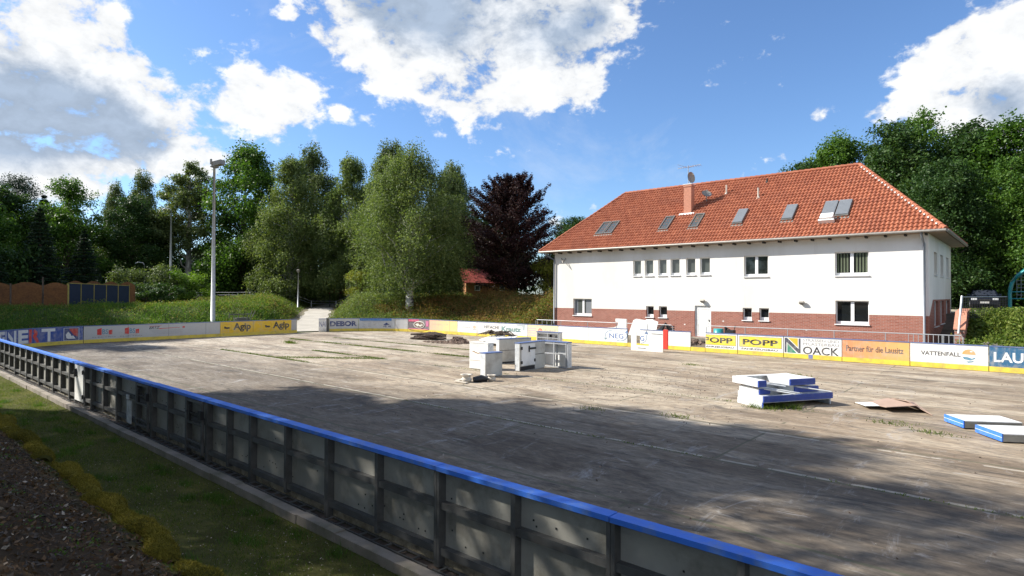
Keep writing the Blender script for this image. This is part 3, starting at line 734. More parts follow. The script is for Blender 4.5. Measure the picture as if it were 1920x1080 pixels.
for hs, zz in ((SW, 0), (SL, 1)):
    for (a, b2, c, d) in hs:
        mb = MB(); x0 = BX1-.2
        for q in ((a, a+.07, c, d), (b2-.07, b2, c, d), (a+.07, b2-.07, c, c+.08), (a+.07, b2-.07, d-.07, d), ((a+b2)/2-.05, (a+b2)/2+.05, c+.08, d-.07)): mb.box(x0, x0+.06, q[0], q[1], q[2], q[3])
        wf = mb.build('window', 'window_frame', house)
        mb = MB(); mb.box(x0+.02, x0+.03, a+.07, b2-.07, c+.07, d-.07); mb.build('pane', 'glass', wf)
        mb = MB(); mb.box(x0+.063, BX1+.06, a-.03, b2+.03, c-.05, c-.002); mb.build('sill', 'window_frame', wf)
# door
a, b2, c, d = DOOR; mb = MB(); y0 = BY0+.06
for q in ((a, a+.08, c, d), (b2-.08, b2, c, d), (a+.08, b2-.08, d-.08, d)): mb.box(q[0], q[1], y0, y0+.08, q[2], q[3])
mb.box(a+.085, b2-.085, y0+.03, y0+.06, c, d-.085)
for z0, z1 in ((c+.12, c+.92), (c+1.06, d-.2)):
    for q in ((a+.2, a+.225, z0, z1), (b2-.225, b2-.2, z0, z1), (a+.2, b2-.2, z0, z0+.025), (a+.2, b2-.2, z1-.025, z1)): mb.box(q[0], q[1], y0+.018, y0+.031, q[2], q[3])
dr = mb.build('door', 'white_plastic', house)
mb = MB(); mb.box(b2-.17, b2-.14, y0-.03, y0+.029, c+.98, c+1.12); mb.build('handle', 'steel', dr)
mb = MB(); mb.box(a-.15, b2+.15, BY0-1.1, BY0-.007, -.2, c-.02); mb.box(a-.15, b2+.15, BY0-1.45, BY0-1.1, -.2, c-.19); mb.build('doorstep', 'kerb_stone', house)
for x, z in ((-16.09, 2.76), (-10.08, 2.72)):
    mb = MB(); mb.tube([(x, BY0-.001, z), (x, BY0-.14, z-.02)], [.11, .12], 10); mb.tube([(x-.13, BY0-.13, z+.02), (x+.13, BY0-.13, z+.02)], .09, 8)
    mb.build('wall_lamp', 'lamp_grey', house)
# wall bracket under the left eave
mb = MB(); mb.tube([(-27.5, BY0, 5.95), (-27.1, BY0-.35, 5.55), (-27.1, BY0, 5.95)], .035, 6); mb.build('bracket', 'lamp_grey', house)
for x, y, z in ((-14.8, BY0-.012, 1.45), (-9.9, BY0-.012, 1.1), (-20.9, BY0-.012, 1.2), (-17.4, BY0-.012, 1.15)):
    mb = MB(); mb.box(x, x+.1, y, y+.005, z, z+.07); mb.build('vent_cover', 'white_plastic', house)

# roof ---------------------------------------------------
RY = 42.99; RZ = 11.46; RX0, RX1 = -25.15, -8.17; EX0, EX1 = -29.3, -3.22; EY0, EY1 = 36.84, 49.14; EVZ = 6.5
rb = MB()
pl = {'f': [(EX0, EY0, EVZ), (EX1, EY0, EVZ), (RX1, RY, RZ), (RX0, RY, RZ)], 'b': [(EX1, EY1, EVZ), (EX0, EY1, EVZ), (RX0, RY, RZ), (RX1, RY, RZ)],
      'r': [(EX1, EY0, EVZ), (EX1, EY1, EVZ), (RX1, RY, RZ)], 'l': [(EX0, EY1, EVZ), (EX0, EY0, EVZ), (RX0, RY, RZ)]}
for k, q in pl.items(): rb.poly(q)
tv = []; tf = []; nv = 0
TW, TL = .215, .355
prof = [(-.5, .0), (-.34, .045), (-.12, .064), (.10, .036), (.30, .0), (.5, -.004)]
for k, q in pl.items():
    A = np.array(q[0]); U = np.array(q[1])-A; LU = np.linalg.norm(U); U = U/LU
    top = np.array(q[-1]); Vv = (top-A)-((top-A)@U)*U; LV = np.linalg.norm(Vv); Vv = Vv/LV; Nn = np.cross(U, Vv)
    l0 = (np.array(q[-1])-A)@U; r0 = LU-((np.array(q[2])-A)@U)
    nr = int(LV/TL)+1
    for j in range(nr):
        v0 = j*TL-.05; vc = v0+TL*.55
        nc = int(LU/TW)
        for i in range(nc):
            uc = (i+.5)*TW
            if uc < l0*vc/LV+.03 or uc > LU-r0*vc/LV-.03: continue
            du = rs.normal()*.004; hz = rs.normal()*.004
            for (vv, lift) in ((v0, .068), (v0+TL*1.06, .012)):
                for (pu, ph) in prof:
                    p = A+U*(uc+pu*TW*1.02+du)+Vv*min(vv, LV+.05)+Nn*(ph+lift+hz); tv.append(p)
            for (pu, ph) in prof:
                p = A+U*(uc+pu*TW*1.02+du)+Vv*v0+Nn*(.012); tv.append(p)
            m_ = len(prof)
            for c_ in range(m_-1):
                tf.append((nv+c_, nv+c_+1, nv+m_+c_+1, nv+m_+c_)); tf.append((nv+2*m_+c_, nv+2*m_+c_+1, nv+c_+1, nv+c_))
            nv += 3*m_
rb.arr(tv, tf)
roof = rb.build('roof', 'roof_tile', house)
mb = MB()
def ridge(p, q):
    p = Vector(p); q = Vector(q); n = int((q-p).length/.36); d = (q-p)/n
    for i in range(n):
        a = p+d*i; mb.tube([a+Vector((0, 0, .045)), a+d*1.04+Vector((0, 0, .025))], [.135, .115], 8)
ridge(pl['f'][3], pl['f'][2])
for k in (0, 1): ridge(pl['f'][k], pl['f'][3-k])
ridge(pl['b'][0], pl['b'][3]); ridge(pl['b'][1], pl['b'][2])
mb.build('ridge_tiles', 'roof_tile', roof)
# mortar spots along the right hip
mb = MB(); p = Vector(pl['f'][1]); q = Vector(pl['f'][2]); n = int((q-p).length/.36)
for i in range(1, n-1):
    a = p+(q-p)*((i+.35)/n); mb = MB(); mb.box(a.x-.19, a.x-.10, a.y-.13, a.y-.03, a.z+.045, a.z+.13); mb.build('mortar_spot', 'mortar_white', roof)
SLV = np.array([0, RY-EY0, RZ-EVZ]); SLL = np.linalg.norm(SLV); SLV /= SLL; SLN = np.cross([1, 0, 0], SLV)
def onslope(x, v, h): return tuple(np.array([x, EY0, EVZ])+SLV*v+SLN*h)
def slbox(mb, x0, x1, v0, v1, h0, h1, m=0): mb.box(x0, x1, v0, v1, h0, h1, m, T=lambda a, b2, c: onslope(a, b2, c))
for (x0, x1, kind) in ((-25.0, -24.3, 'g'), (-24.24, -23.55, 'g'), (-19.75, -19.05, 'g'), (-17.5, -16.85, 'g'), (-14.55, -13.9, 's'), (-11.52, -10.87, 's'), (-9.32, -8.6, 's2'), (-8.56, -7.86, 's')):
    v0, v1 = 1.8, 3.47; mb = MB()
    lift = .05 if kind != 's2' else .12
    for q in ((x0, x0+.07, v0, v1), (x1-.07, x1, v0, v1), (x0+.07, x1-.07, v0, v0+.10), (x0+.07, x1-.07, v1-.12, v1)): slbox(mb, q[0], q[1], q[2], q[3], .02, .16)
    fr = mb.build('roof_window', 'skylight_frame', roof)
    mb = MB(); slbox(mb, x0+.07, x1-.07, v0+.10, v1-.12, .09, .11)
    if kind == 'g': mb.build('pane', 'glass_soft', fr)
    else:
        mb.build('pane', 'glass', fr); mb = MB(); slbox(mb, x0+.02, x1-.02, v0+.12, v1+.02, .162, .19)
        for i in range(11): slbox(mb, x0+.05, x1-.05, v0+.16+i*.135, v0+.16+i*.135+.10, .191, .198)
        mb.build('shutter', 'shutter_grey', fr)
    mb = MB(); slbox(mb, x0-.06, x1+.06, v0-.16, v0, .02, .075); mb.build('flashing', 'lamp_grey', fr)
mb = MB(); slbox(mb, -9.22, -8.55, 1.30, 1.75, .10, .42); slbox(mb, -9.30, -8.47, 1.2, 1.34, .06, .3); mb.build('awning_box', 'white_plastic', roof)
mb = MB(); mb.box(-18.55, -18.0, 39.75, 40.3, 8.6, 10.95); mb.box(-18.58, -17.97, 39.72, 40.33, 10.8, 10.95)
ch = mb.build('chimney', 'chimney_brick', roof)
mb = MB(); mb.box(-18.6, -17.95, 39.7, 40.35, 10.952, 11.0); mb.build('chimney_cap', 'mortar_white', ch); mb = MB(); slbox(mb, -18.85, -17.75, 3.55, 3.76, .03, .10); mb.build('flashing', 'mortar_white', ch)
def dish(name, c, nrm, r, parent, mat='lamp_grey'):
    mb = MB(); nrm = Vector(nrm).normalized(); a = nrm.cross(Vector((0, 0, 1))).normalized(); b2 = nrm.cross(a); c = Vector(c)
    rings = 5; n = 18
    for k in range(rings):
        r0, r1 = r*k/rings, r*(k+1)/rings
        for j in range(n):
            t0, t1 = 2*PI*j/n, 2*PI*(j+1)/n
            P = lambda rr, t, s_=0.: tuple(c+a*rr*math.cos(t)*.9+b2*rr*math.sin(t)+nrm*(rr*rr/r*.25-s_))
            mb.poly([P(r0, t0), P(r1, t0), P(r1, t1), P(r0, t1)]); mb.poly([P(r0, t1, .02), P(r1, t1, .02), P(r1, t0, .02), P(r0, t0, .02)])
    mb.tube([tuple(c-b2*r), tuple(c+nrm*r*.9-b2*.2*r)], .012, 5); mb.tube([tuple(c), (c.x, c.y, c.z-r*1.25)], .03, 6)
    return mb.build(name, mat, parent)
dish('satellite_dish', (-18.15, 39.95, 11.45), (.93, -.30, .12), .40, ch)
dish('satellite_dish', (-17.25, 40.6, 10.25), (.5, -.5, .75), .38, roof)
mb = MB(); mb.tube([(-18.33, 40.0, 10.9), (-18.33, 40.0, 12.35)], .025, 6); mb.tube([(-19.1, 40.0, 12.22), (-17.4, 40.0, 12.3)], .018, 5)
for i in range(9):
    x = -19.0+i*.19; mb.tube([(x, 39.75-.02*i, 12.24), (x, 40.25+.02*i, 12.26)], .010, 4)
mb.tube([(-18.9, 39.5, 12.4), (-18.33, 40, 12.2)], .012, 4); mb.tube([(-17.7, 40.4, 12.4), (-18.33, 40, 12.2)], .012, 4)
mb.build('aerial', 'steel_light', ch)
for x, v, h, mt in ((-16.17, 6.0, .65, 'light_plastic'), (-13.72, 5.0, .7, 'light_plastic'), (-13.66, 7.0, .3, 'rafter'), (-17.5, 5.75, .6, 'lamp_grey')):
    mb = MB(); p = onslope(x, v, 0); mb.tube([p, (p[0], p[1], p[2]+h)], .06, 8); mb.tube([(p[0], p[1], p[2]-.02), (p[0], p[1], p[2]+.12)], [.16, .07], 8); mb.build('vent_pipe', mt, roof)
# eaves
mb = MB(); mb.box(EX0+.03, EX1-.03, EY0+.03, BY0-.003, EZ-.02, EZ+.03); mb.box(BX1+.003, EX1-.03, BY0, EY1-.03, EZ-.02, EZ+.03); mb.box(EX0+.03, BX0-.003, BY0, EY1-.03, EZ-.02, EZ+.03)
mb.build('soffit', 'soffit', house)
mb = MB(); mb.tube([(EX0-.02, EY0-.07, EVZ-.03), (EX1+.02, EY0-.07, EVZ-.03)], .075, 10); mb.tube([(EX1+.06, EY0, EVZ-.03), (EX1+.06, EY1, EVZ-.03)], .075, 10)
mb.tube([(EX0-.06, EY0, EVZ-.03), (EX0-.06, EY1, EVZ-.03)], .075, 10); mb.build('gutter', 'lamp_grey', house)
x = EX0+.9
for i in range(28):
    mb = MB(); mb.box(x, x+.09, EY0+.02, BY0-.02, EZ-.12, EZ-.021); mb.build('rafter_end', 'rafter', house); x += .9
for xx, xg in ((BX1-.18, BX1-.25), (BX0+.02, BX0-.6)):
    mb = MB(); mb.tube([(xg, EY0-.05, 6.44), (xg, EY0-.03, 6.28), ((xg+xx)/2, BY0-.22, 6.02), (xx, BY0-.09, 5.85), (xx, BY0-.09, .3)], [.085, .06, .055, .055, .055], 9); mb.build('downpipe', 'downpipe', house, smooth=True)

# ------------------------------------------------------------------ boards: path, text
A1 = R1*PI/2; SL1 = (YF-R2)-(YN+R1); A2 = R2*PI/2; S1 = A1; S2 = A1+SL1; S3 = S2+A2
def bp(s, off=0., z=0.):
    """point along the inner face of the boards, off = towards the rink"""
    if s < S1:
        t = math.radians(270)-s/R1; cx_, cy_ = XE+R1, YN+R1; r = R1-off; return (cx_+r*math.cos(t), cy_+r*math.sin(t), z)
    if s < S2: return (XE+off, YN+R1+(s-S1), z)
    if s < S3:
        t = PI-(s-S2)/R2; cx_, cy_ = XE+R2, YF-R2; r = R2-off; return (cx_+r*math.cos(t), cy_+r*math.sin(t), z)
    return (XE+R2+(s-S3), YF-off, z)
TXT = {}
def textmesh(body, bold=0., shear=0.):
    k = (body, bold, shear)
    if k in TXT: return TXT[k]
    cu = bpy.data.curves.new('t', 'FONT'); cu.body = body; cu.offset = bold; cu.shear = shear; cu.resolution_u = 3
    ob = bpy.data.objects.new('t', cu); C.objects.link(ob); dg = bpy.context.evaluated_depsgraph_get()
    me = bpy.data.meshes.new_from_object(ob.evaluated_get(dg))
    V = np.array([v.co[:2] for v in me.vertices]); Fc = [tuple(p.vertices) for p in me.polygons]
    bpy.data.objects.remove(ob); bpy.data.curves.remove(cu); bpy.data.meshes.remove(me)
    lo = V.min(0); hi = V.max(0); V = (V-lo)/(hi-lo); TXT[k] = (V, Fc); return TXT[k]
def strip_s(mb, s0, s1, z0, z1, o0, o1, col=None, col2=None, step=.45):
    n = max(1, int(math.ceil((s1-s0)/step)))
    for i in range(n):
        a, b2 = s0+(s1-s0)*i/n, s0+(s1-s0)*(i+1)/n
        cc = col
        if col2 is not None:
            t = (i+.5)/n; cc = tuple(x*(1-t)+y*t for x, y in zip(col, col2))
        p = [bp(a, o1, z0), bp(b2, o1, z0), bp(b2, o1, z1), bp(a, o1, z1)]; q = [bp(a, o0, z0), bp(b2, o0, z0), bp(b2, o0, z1), bp(a, o0, z1)]
        i0 = len(mb.v); mb.v += p+q
        fs = [(0, 1, 2, 3), (7, 6, 5, 4), (3, 2, 6, 7), (4, 5, 1, 0)]
        if i == 0: fs.append((4, 0, 3, 7))
        if i == n-1: fs.append((1, 5, 6, 2))
        for f in fs: mb.f.append(tuple(i0+k for k in f)); mb.m.append(0); mb.c.append(cc)
def put_text(par, name, body, s0, s1, z0, z1, col, bold=0.0, shear=0., rise=0., lift=.006):
    V, Fc = textmesh(body, bold, shear); mb = MB(); i0 = 0
    for x, y in V: s = s0+(s1-s0)*x; mb.v.append(bp(s, lift, z0+(z1-z0)*y+rise*x))
    for f in Fc: mb.f.append(f); mb.m.append(0); mb.c.append(col)
    return mb.build(name, 'advert', par)
def put_shapes(par, name, shapes, lift=.005):
    mb = MB()
    sm = shapes[0][0][0][0]; st = .009 if sm < S1 or S2-.2 < sm < S3 else .0006
    for j, (pts, col) in enumerate(shapes): mb.poly([bp(s, lift+st*(j+(st > .001)), z) for s, z in pts], 0, col)
    return mb.build(name, 'advert', par)
def ell(s, z, a, b2, n=20, t0=0, t1=2*PI): return [(s+a*math.cos(t0+(t1-t0)*k/n), z+b2*math.sin(t0+(t1-t0)*k/n)) for k in range(n)]
def rect(s0, s1, z0, z1): return [(s0, z0), (s1, z0), (s1, z1), (s0, z1)]
def lw(pts, w_):   # a thin band along points
    out = []
    for (a, b2), (c, d) in zip(pts[:-1], pts[1:]):
        l_ = math.hypot(c-a, d-b2)+1e-9; nx, ny = -(d-b2)/l_*w_/2, (c-a)/l_*w_/2
        out.append([(a+nx, b2+ny), (a-nx, b2-ny), (c-nx, d-ny), (c+nx, d+ny)])
    return out
WH = (.72, .72, .69)
def board(s0, s1, label, bg=WH, bg2=None, kick='yellow_kick', cap='blue_worn', ztop=1.05, group=None, posts=True, z0=.23, lean=0):
    m_ = (s0+s1)/2; p = bp(m_, -.06, 0); r_ = root('rink_board', p, label, 'rink board', group or 'advertising boards round the rink')
    mb = MB(); strip_s(mb, s0+.006, s1-.006, .02, ztop, -.014, 0, WH); strip_s(mb, s0+.008, s1-.008, z0, ztop-.002, .0005, .003, bg, bg2); mb.build('panel', 'advert', r_)
    if s1-s0 > 2.9:
        q = s0+2.4
        while q < s1-.6: mb = MB(); strip_s(mb, q-.009, q+.009, z0, ztop-.002, .0, .0048, (.10, .10, .10)); mb.build('seam', 'advert', r_); q += 2.4
    if kick: mb = MB(); strip_s(mb, s0+.004, s1-.004, .015, z0-.003, .001, .012); mb.build('kick_plate', kick, r_)
    mb = MB(); strip_s(mb, s0+.004, s1-.004, ztop, ztop+.035, -.13, .018); mb.build('cap_rail', cap, r_)
    mb = MB(); n = max(1, int(round((s1-s0)/1.2)))
    for i in range(n+1):
        s = s0+.04+(s1-s0-.08)*i/n
        strip_s(mb, s-.03, s+.03, 0, ztop, -.12, -.016)
    for z in (.08, .6, .98): strip_s(mb, s0+.08, s1-.08, z, z+.05, -.075, -.017)
    mb.build('frame', 'steel', r_)
    return r_
NAVY = (.02, .045, .17); BLU = (.028, .075, .30); RED = (.62, .035, .025); BLK = (.02, .02, .025); GRY = (.30, .31, .32); YEL = (.78, .50, .02); ORGC = (.75, .30, .10)

# end boards, left to right
b_ = board(0, 8.72, 'blue advert board reading ENERT in white and red, far left corner of the rink', BLU)
for ch_, a, e, c in (('I', 3.15, 3.42, WH), ('N', 4.0, 4.82, WH), ('E', 4.92, 5.62, WH), ('R', 5.66, 6.38, RED), ('T', 6.42, 7.22, WH), ('E', 3.5, 3.95, WH)):
    put_text(b_, 'lettering', ch_, a, e, .25, 1.02, c, .045)
put_shapes(b_, 'emblem', [(rect(7.66, 8.5, .24, 1.0), WH), (rect(7.69, 8.47, .26, .98), NAVY), ([(7.9, .95), (8.42, .95), (8.42, .45), (8.1, .60)], (.5, .06, .04)),
    ([(7.76, .60), (7.9, .78), (8.04, .60), (8.04, .52), (8.18, .52), (8.3, .34), (7.9, .34), (7.8, .40)], WH)])
b_ = board(8.74, 16.92, 'long weathered white advert board with two red and pale blue emblems and red racing lettering', (.50, .50, .49))
for s0 in (9.45, 10.95):
    put_shapes(b_, 'emblem', [([(s0, .50), (s0+.24, .48), (s0+.24, .92), (s0, .84)], RED), ([(s0+.62, .50), (s0+.82, .50), (s0+.82, .80), (s0+.62, .76)], RED), ([(s0-.05, .44), (s0+.7, .44), (s0+.7, .46), (s0-.05, .46)], (.5, .3, .28))])
    put_text(b_, 'lettering', 'BS', s0+.27, s0+.6, .52, .84, (.12, .26, .36), .02)
    put_text(b_, 'lettering', 'ELEKTRO', s0-.25, s0+1.0, .32, .38, (.2, .2, .23), .01)
put_text(b_, 'lettering', 'ERTZ', 12.35, 13.0, .74, .90, BLK, .02, .35)
put_shapes(b_, 'emblem', [([(12.95, .72), (14.25, .78), (14.25, .80), (12.95, .77)], RED), ([(12.35, .91), (13.1, .93), (13.1, .95), (12.35, .93)], RED), (rect(14.4, 14.55, .74, .86), RED)])
for k in range(4): put_shapes(b_, 'small_print', [(rect(12.4+.1*k, 14.4-.08*k*(k % 2), .62-.075*k, .635-.075*k), (.28, .28, .33))])
b_ = board(16.93, 22.86, 'yellow advert board reading Agip twice, left of the path gap', YEL)
put_shapes(b_, 'end_strip', [(rect(22.38, 22.84, .235, 1.045), (.42, .42, .42))], .0045)
for sq, t0, t1 in ((17.08, 17.86, 19.15), (20.12, 20.86, 22.2)):
    put_shapes(b_, 'emblem', [(ell(sq+.33, .62, .36, .31, 4, PI/4, PI/4+2*PI), (.62, .33, .02)), (rect(sq+.02, sq+.64, .38, .88), (.66, .38, .02)), (rect(sq+.05, sq+.61, .41, .85), YEL),
        ([(sq+.10, .66), (sq+.16, .74), (sq+.30, .66), (sq+.48, .67), (sq+.56, .60), (sq+.50, .58), (sq+.48, .50), (sq+.44, .57), (sq+.36, .50), (sq+.33, .57), (sq+.24, .50), (sq+.22, .58), (sq+.14, .52), (sq+.15, .62)], BLK)])
    put_text(b_, 'lettering', 'Agip', t0, t1, .30, .95, (.05, .045, .03), .035)
b_ = board(24.72, 25.32, 'short white board end with blue letters NAI, right edge of the path gap', (.80, .80, .78), kick=None, z0=.02)
put_text(b_, 'lettering', 'NAI', 24.75, 25.28, .42, .85, BLU, .0)
mb = MB(); strip_s(mb, 25.34, 25.53, 0, 1.08, -.12, .0)
o = mb.build('gate_post', 'steel'); tag(o, 'dark steel gate post between the NAI and DEBOR boards', 'post')
b_ = board(25.56, 27.90, 'pale grey advert board reading DEBOR in bold navy letters', (.52, .53, .54)); put_text(b_, 'lettering', 'DEBOR', 25.6, 27.78, .42, .86, NAVY, .05)
b_ = board(27.92, 31.0, 'pale advert board with a blue header strip and a small blue roof emblem', (.50, .52, .55))
put_shapes(b_, 'header', [(rect(28.0, 30.7, .88, 1.045), (.06, .20, .50))]); put_text(b_, 'lettering', 'Ihr Partner in allen Fragen der Heizung', 28.1, 30.6, .92, 1.01, (.55, .62, .70), .0, lift=.009)
for k in range(4): put_text(b_, 'small_print', ('Service  -  Montage  -  Beratung', 'Bad  -  Heizung  -  Solar', 'Meisterbetrieb', 'seit 1990')[k], 28.1, (30.0, 29.6, 29.3, 29.0)[k], .74-.12*k, .80-.12*k, (.14, .16, .25))
put_shapes(b_, 'emblem', [([(29.95, .52), (30.25, .72), (30.55, .52)], NAVY)]); put_text(b_, 'lettering', 'WEBAU', 29.8, 30.75, .33, .48, NAVY, .03)
b_ = board(31.02, 32.22, 'plain greyish white board between the roof emblem board and the pink one', (.56, .56, .56))
b_ = board(32.24, 34.6, 'pink and charcoal advert board with a white animal in an oval', (.16, .13, .15))
put_shapes(b_, 'emblem', [(rect(32.3, 33.4, .86, 1.04), (.62, .10, .20)), (rect(34.2, 34.55, .5, .95), (.50, .12, .26)), (rect(32.3, 34.5, .235, .30), (.60, .15, .25)), (ell(33.45, .62, .62, .30), (.72, .72, .66)), (ell(33.45, .62, .55, .25), (.14, .08, .06)),
    ([(32.98, .60), (33.15, .70), (33.35, .72), (33.5, .62), (33.8, .66), (33.9, .58), (33.7, .54), (33.62, .46), (33.4, .52), (33.2, .46), (33.15, .58)], (.70, .70, .62))])
b_ = board(34.62, 37.86, 'faded advert board shading from salmon to yellow, right of the pink board', (.74, .42, .30), (.80, .66, .25)); put_text(b_, 'lettering', 'Energie  + 4', 34.9, 36.8, .66, .78, (.50, .42, .34))
b_ = board(37.88, 39.98, 'white advert board reading VATTENFALL in faint grey, left of HITACHI', (.76, .76, .75)); put_text(b_, 'lettering', 'VATTENFALL', 38.25, 39.45, .56, .68, (.40, .40, .42), .01)
put_shapes(b_, 'emblem', [(ell(39.72, .66, .16, .12), (.75, .45, .33)), (rect(39.55, 39.9, .46, .50), GRY)])
b_ = board(40.0, 42.2, 'white advert board reading HITACHI in black', (.76, .76, .75)); put_text(b_, 'lettering', 'HITACHI', 40.75, 42.15, .62, .84, BLK, .02); put_text(b_, 'lettering', 'Inspire the Next', 40.72, 42.15, .42, .52, (.35, .36, .37))
b_ = board(42.22, 44.88, 'white advert board reading Krautz in grey green', (.72, .74, .74)); put_text(b_, 'lettering', 'Krautz', 42.45, 44.3, .48, .84, (.16, .27, .27), .05); put_text(b_, 'lettering', 'ZIMMEREI IN BETON', 42.5, 44.4, .28, .38, (.45, .42, .42))
put_shapes(b_, 'emblem', [([(43.9, 1.0), (44.65, 1.0), (44.62, .62), (44.45, .62), (44.42, .90), (43.95, .90)], (.40, .46, .50))])
b_ = board(44.9, 47.5, 'pale orange advert board with a red emblem behind the railing', (.80, .60, .40), (.84, .72, .42))
put_shapes(b_, 'stripes', [(rect(44.95, 45.6, .30+.16*k, .36+.16*k), (.52, .42, .50)) for k in range(4)]); put_shapes(b_, 'emblem', [(ell(46.0, .66, .18, .17), RED), (ell(46.0, .66, .11, .12), (.80, .62, .45)), (rect(45.97, 46.03, .5, .82), RED)])
put_text(b_, 'lettering', 'Vorteil', 46.3, 47.3, .50, .82, (.33, .26, .24), .0, .3)
b_ = board(47.52, 52.72, 'long clean white board with NEG and circling arrows at its right end', (.80, .80, .79))
put_text(b_, 'lettering', 'NEG', 51.45, 52.45, .46, .76, (.03, .12, .36), .012)
arc = [(51.55-.0+.55*math.cos(t)*.7, .62+.30*math.sin(t)) for t in np.linspace(1.2, 3.6, 9)]; arc2 = [(52.2+.5*math.cos(t), .66+.34*math.sin(t)) for t in np.linspace(-2.2, .45, 9)]
put_shapes(b_, 'emblem', [(q, (.10, .22, .38)) for q in lw(arc, .035)+lw(arc2, .035)]+[([(51.05, .48), (51.32, .46), (51.16, .34)], (.20, .30, .36)), ([(52.55, .84), (52.78, .80), (52.70, 1.0)], (.10, .20, .42))])
for k in range(4): put_shapes(b_, 'small_print', [(rect(47.9+.32*k, 48.05+.32*k, .90, .92), (.42, .48, .60))])
b_ = board(53.57, 55.07, 'white board with the letter G and an upward arrow, left of the red post', (.80, .80, .79)); put_text(b_, 'lettering', 'G', 53.58, 53.86, .40, .70, (.03, .12, .36), .012)
arc3 = [(53.6+.42*math.cos(t), .62+.36*math.sin(t)) for t in np.linspace(-1.55, .4, 8)]; put_shapes(b_, 'emblem', [(q, (.10, .22, .38)) for q in lw(arc3, .035)]+[([(53.86, .84), (54.12, .80), (54.02, 1.02)], (.08, .16, .32))])
mb = MB(); strip_s(mb, 55.09, 55.36, .02, 1.12, -.10, .03); o = mb.build('gate_post', 'red_post'); tag(o, 'bright red gate post in the far boards in front of the clubhouse', 'post')
b_ = board(55.38, 56.74, 'plain white gate board between the red post and the open gap', (.82, .82, .81))
for a, e in ((52.73, 53.56), (56.76, 57.58)):
    mb = MB(); strip_s(mb, a, e, .01, .235, -.05, .01); o = mb.build('threshold', 'yellow_kick')
    tag(o, 'low yellow threshold across the '+('gap right of the NEG board' if a < 55 else 'gap left of the first POPP board'), 'threshold')
for s0, s1, cut in ((57.6, 59.36, 1), (59.38, 61.68, 0)):
    b_ = board(s0, s1, 'white advert board with a yellow POPP sign, '+('its first letter cut off by the gap' if cut else 'complete, second from the gap'), (.74, .74, .73))
    a = s0+.02 if cut else s0+.08; e = s1-.08
    put_shapes(b_, 'sign', [(rect(a, e, .42, .98), (.12, .12, .10)), (rect(a+(0 if cut else .02), e-.02, .44, .96), (.80, .62, .04))])
    if cut: put_text(b_, 'lettering', 'OPP', a+.22, e-.18, .54, .84, BLK, .03, lift=.009); put_shapes(b_, 'cut_letter', [(rect(a, a+.16, .78, .84), BLK), (rect(a, a+.16, .66, .71), BLK), (rect(a+.11, a+.17, .66, .84), BLK)], .009); put_text(b_, 'lettering', 'AHRZEUGBAU', a, e-.12, .28, .37, BLK, .025)
    else: put_text(b_, 'lettering', 'POPP', a+.18, e-.18, .54, .84, BLK, .03, lift=.009); put_text(b_, 'lettering', 'FAHRZEUGBAU', a+.12, e-.2, .28, .37, BLK, .025)
b_ = board(61.70, 64.32, 'white advert board reading NOACK with an orange and green N emblem', (.74, .74, .73))
D1 = (.06, .065, .09); a = 61.74
put_shapes(b_, 'emblem', [(rect(a, a+.09, .27, 1.0), D1), (rect(a+.66, a+.75, .27, 1.0), D1), ([(a, 1.0), (a+.12, 1.0), (a+.75, .38), (a+.75, .27), (a+.64, .27), (a, .88)], D1), ([(a+.17, 1.0), (a+.62, 1.0), (a+.62, .56)], (.82, .42, .03)), ([(a+.13, .27), (a+.13, .74), (a+.56, .27)], (.03, .22, .13))])
put_text(b_, 'lettering', 'STRASSEN-UND', 62.6, 64.2, .86, .99, (.20, .20, .22)); put_text(b_, 'lettering', 'PFLASTERBAU', 62.6, 64.2, .68, .81, (.20, .20, .22)); put_text(b_, 'lettering', 'OACK', 62.6, 64.2, .24, .62, BLK, .012)
put_shapes(b_, 'tape', [(rect(62.85, 63.05, .03, .22), (.04, .12, .50))], .014)
b_ = board(64.34, 67.03, 'orange advert board reading Partner fuer die Lausitz', (.66, .26, .12), (.76, .42, .14)); put_text(b_, 'lettering', 'Partner für die Lausitz', 64.5, 66.8, .52, .80, (.10, .07, .06), .02)
b_ = board(67.05, 69.78, 'white advert board reading VATTENFALL in black beside an orange and blue round emblem', (.76, .76, .75)); put_text(b_, 'lettering', 'VATTENFALL', 67.45, 68.85, .55, .73, BLK, .02)
c0, z0_ = 69.13, .68
put_shapes(b_, 'emblem', [(ell(c0, z0_-.02, .23, .22, 16, .0, PI*1.05), (.80, .34, .12)), (ell(c0+.08, z0_+.12, .05, .035, 10), WH), ([(c0-.22, z0_-.12), (c0-.05, z0_-.12), (c0+.1, z0_-.18), (c0+.23, z0_-.12), (c0+.2, z0_-.19), (c0+.05, z0_-.26), (c0-.16, z0_-.22)], (.10, .25, .36)), ([(c0-.1, z0_-.31), (c0+.05, z0_-.29), (c0+.18, z0_-.26), (c0+.12, z0_-.33), (c0-.02, z0_-.36)], (.10, .25, .36))])
b_ = board(69.80, 75.0, 'dark teal blue advert board reading LAUSITZ, at the right edge of the view', (.03, .12, .23)); put_text(b_, 'lettering', 'LAUSITZ', 69.95, 71.95, .42, .84, (.72, .74, .74), .03)

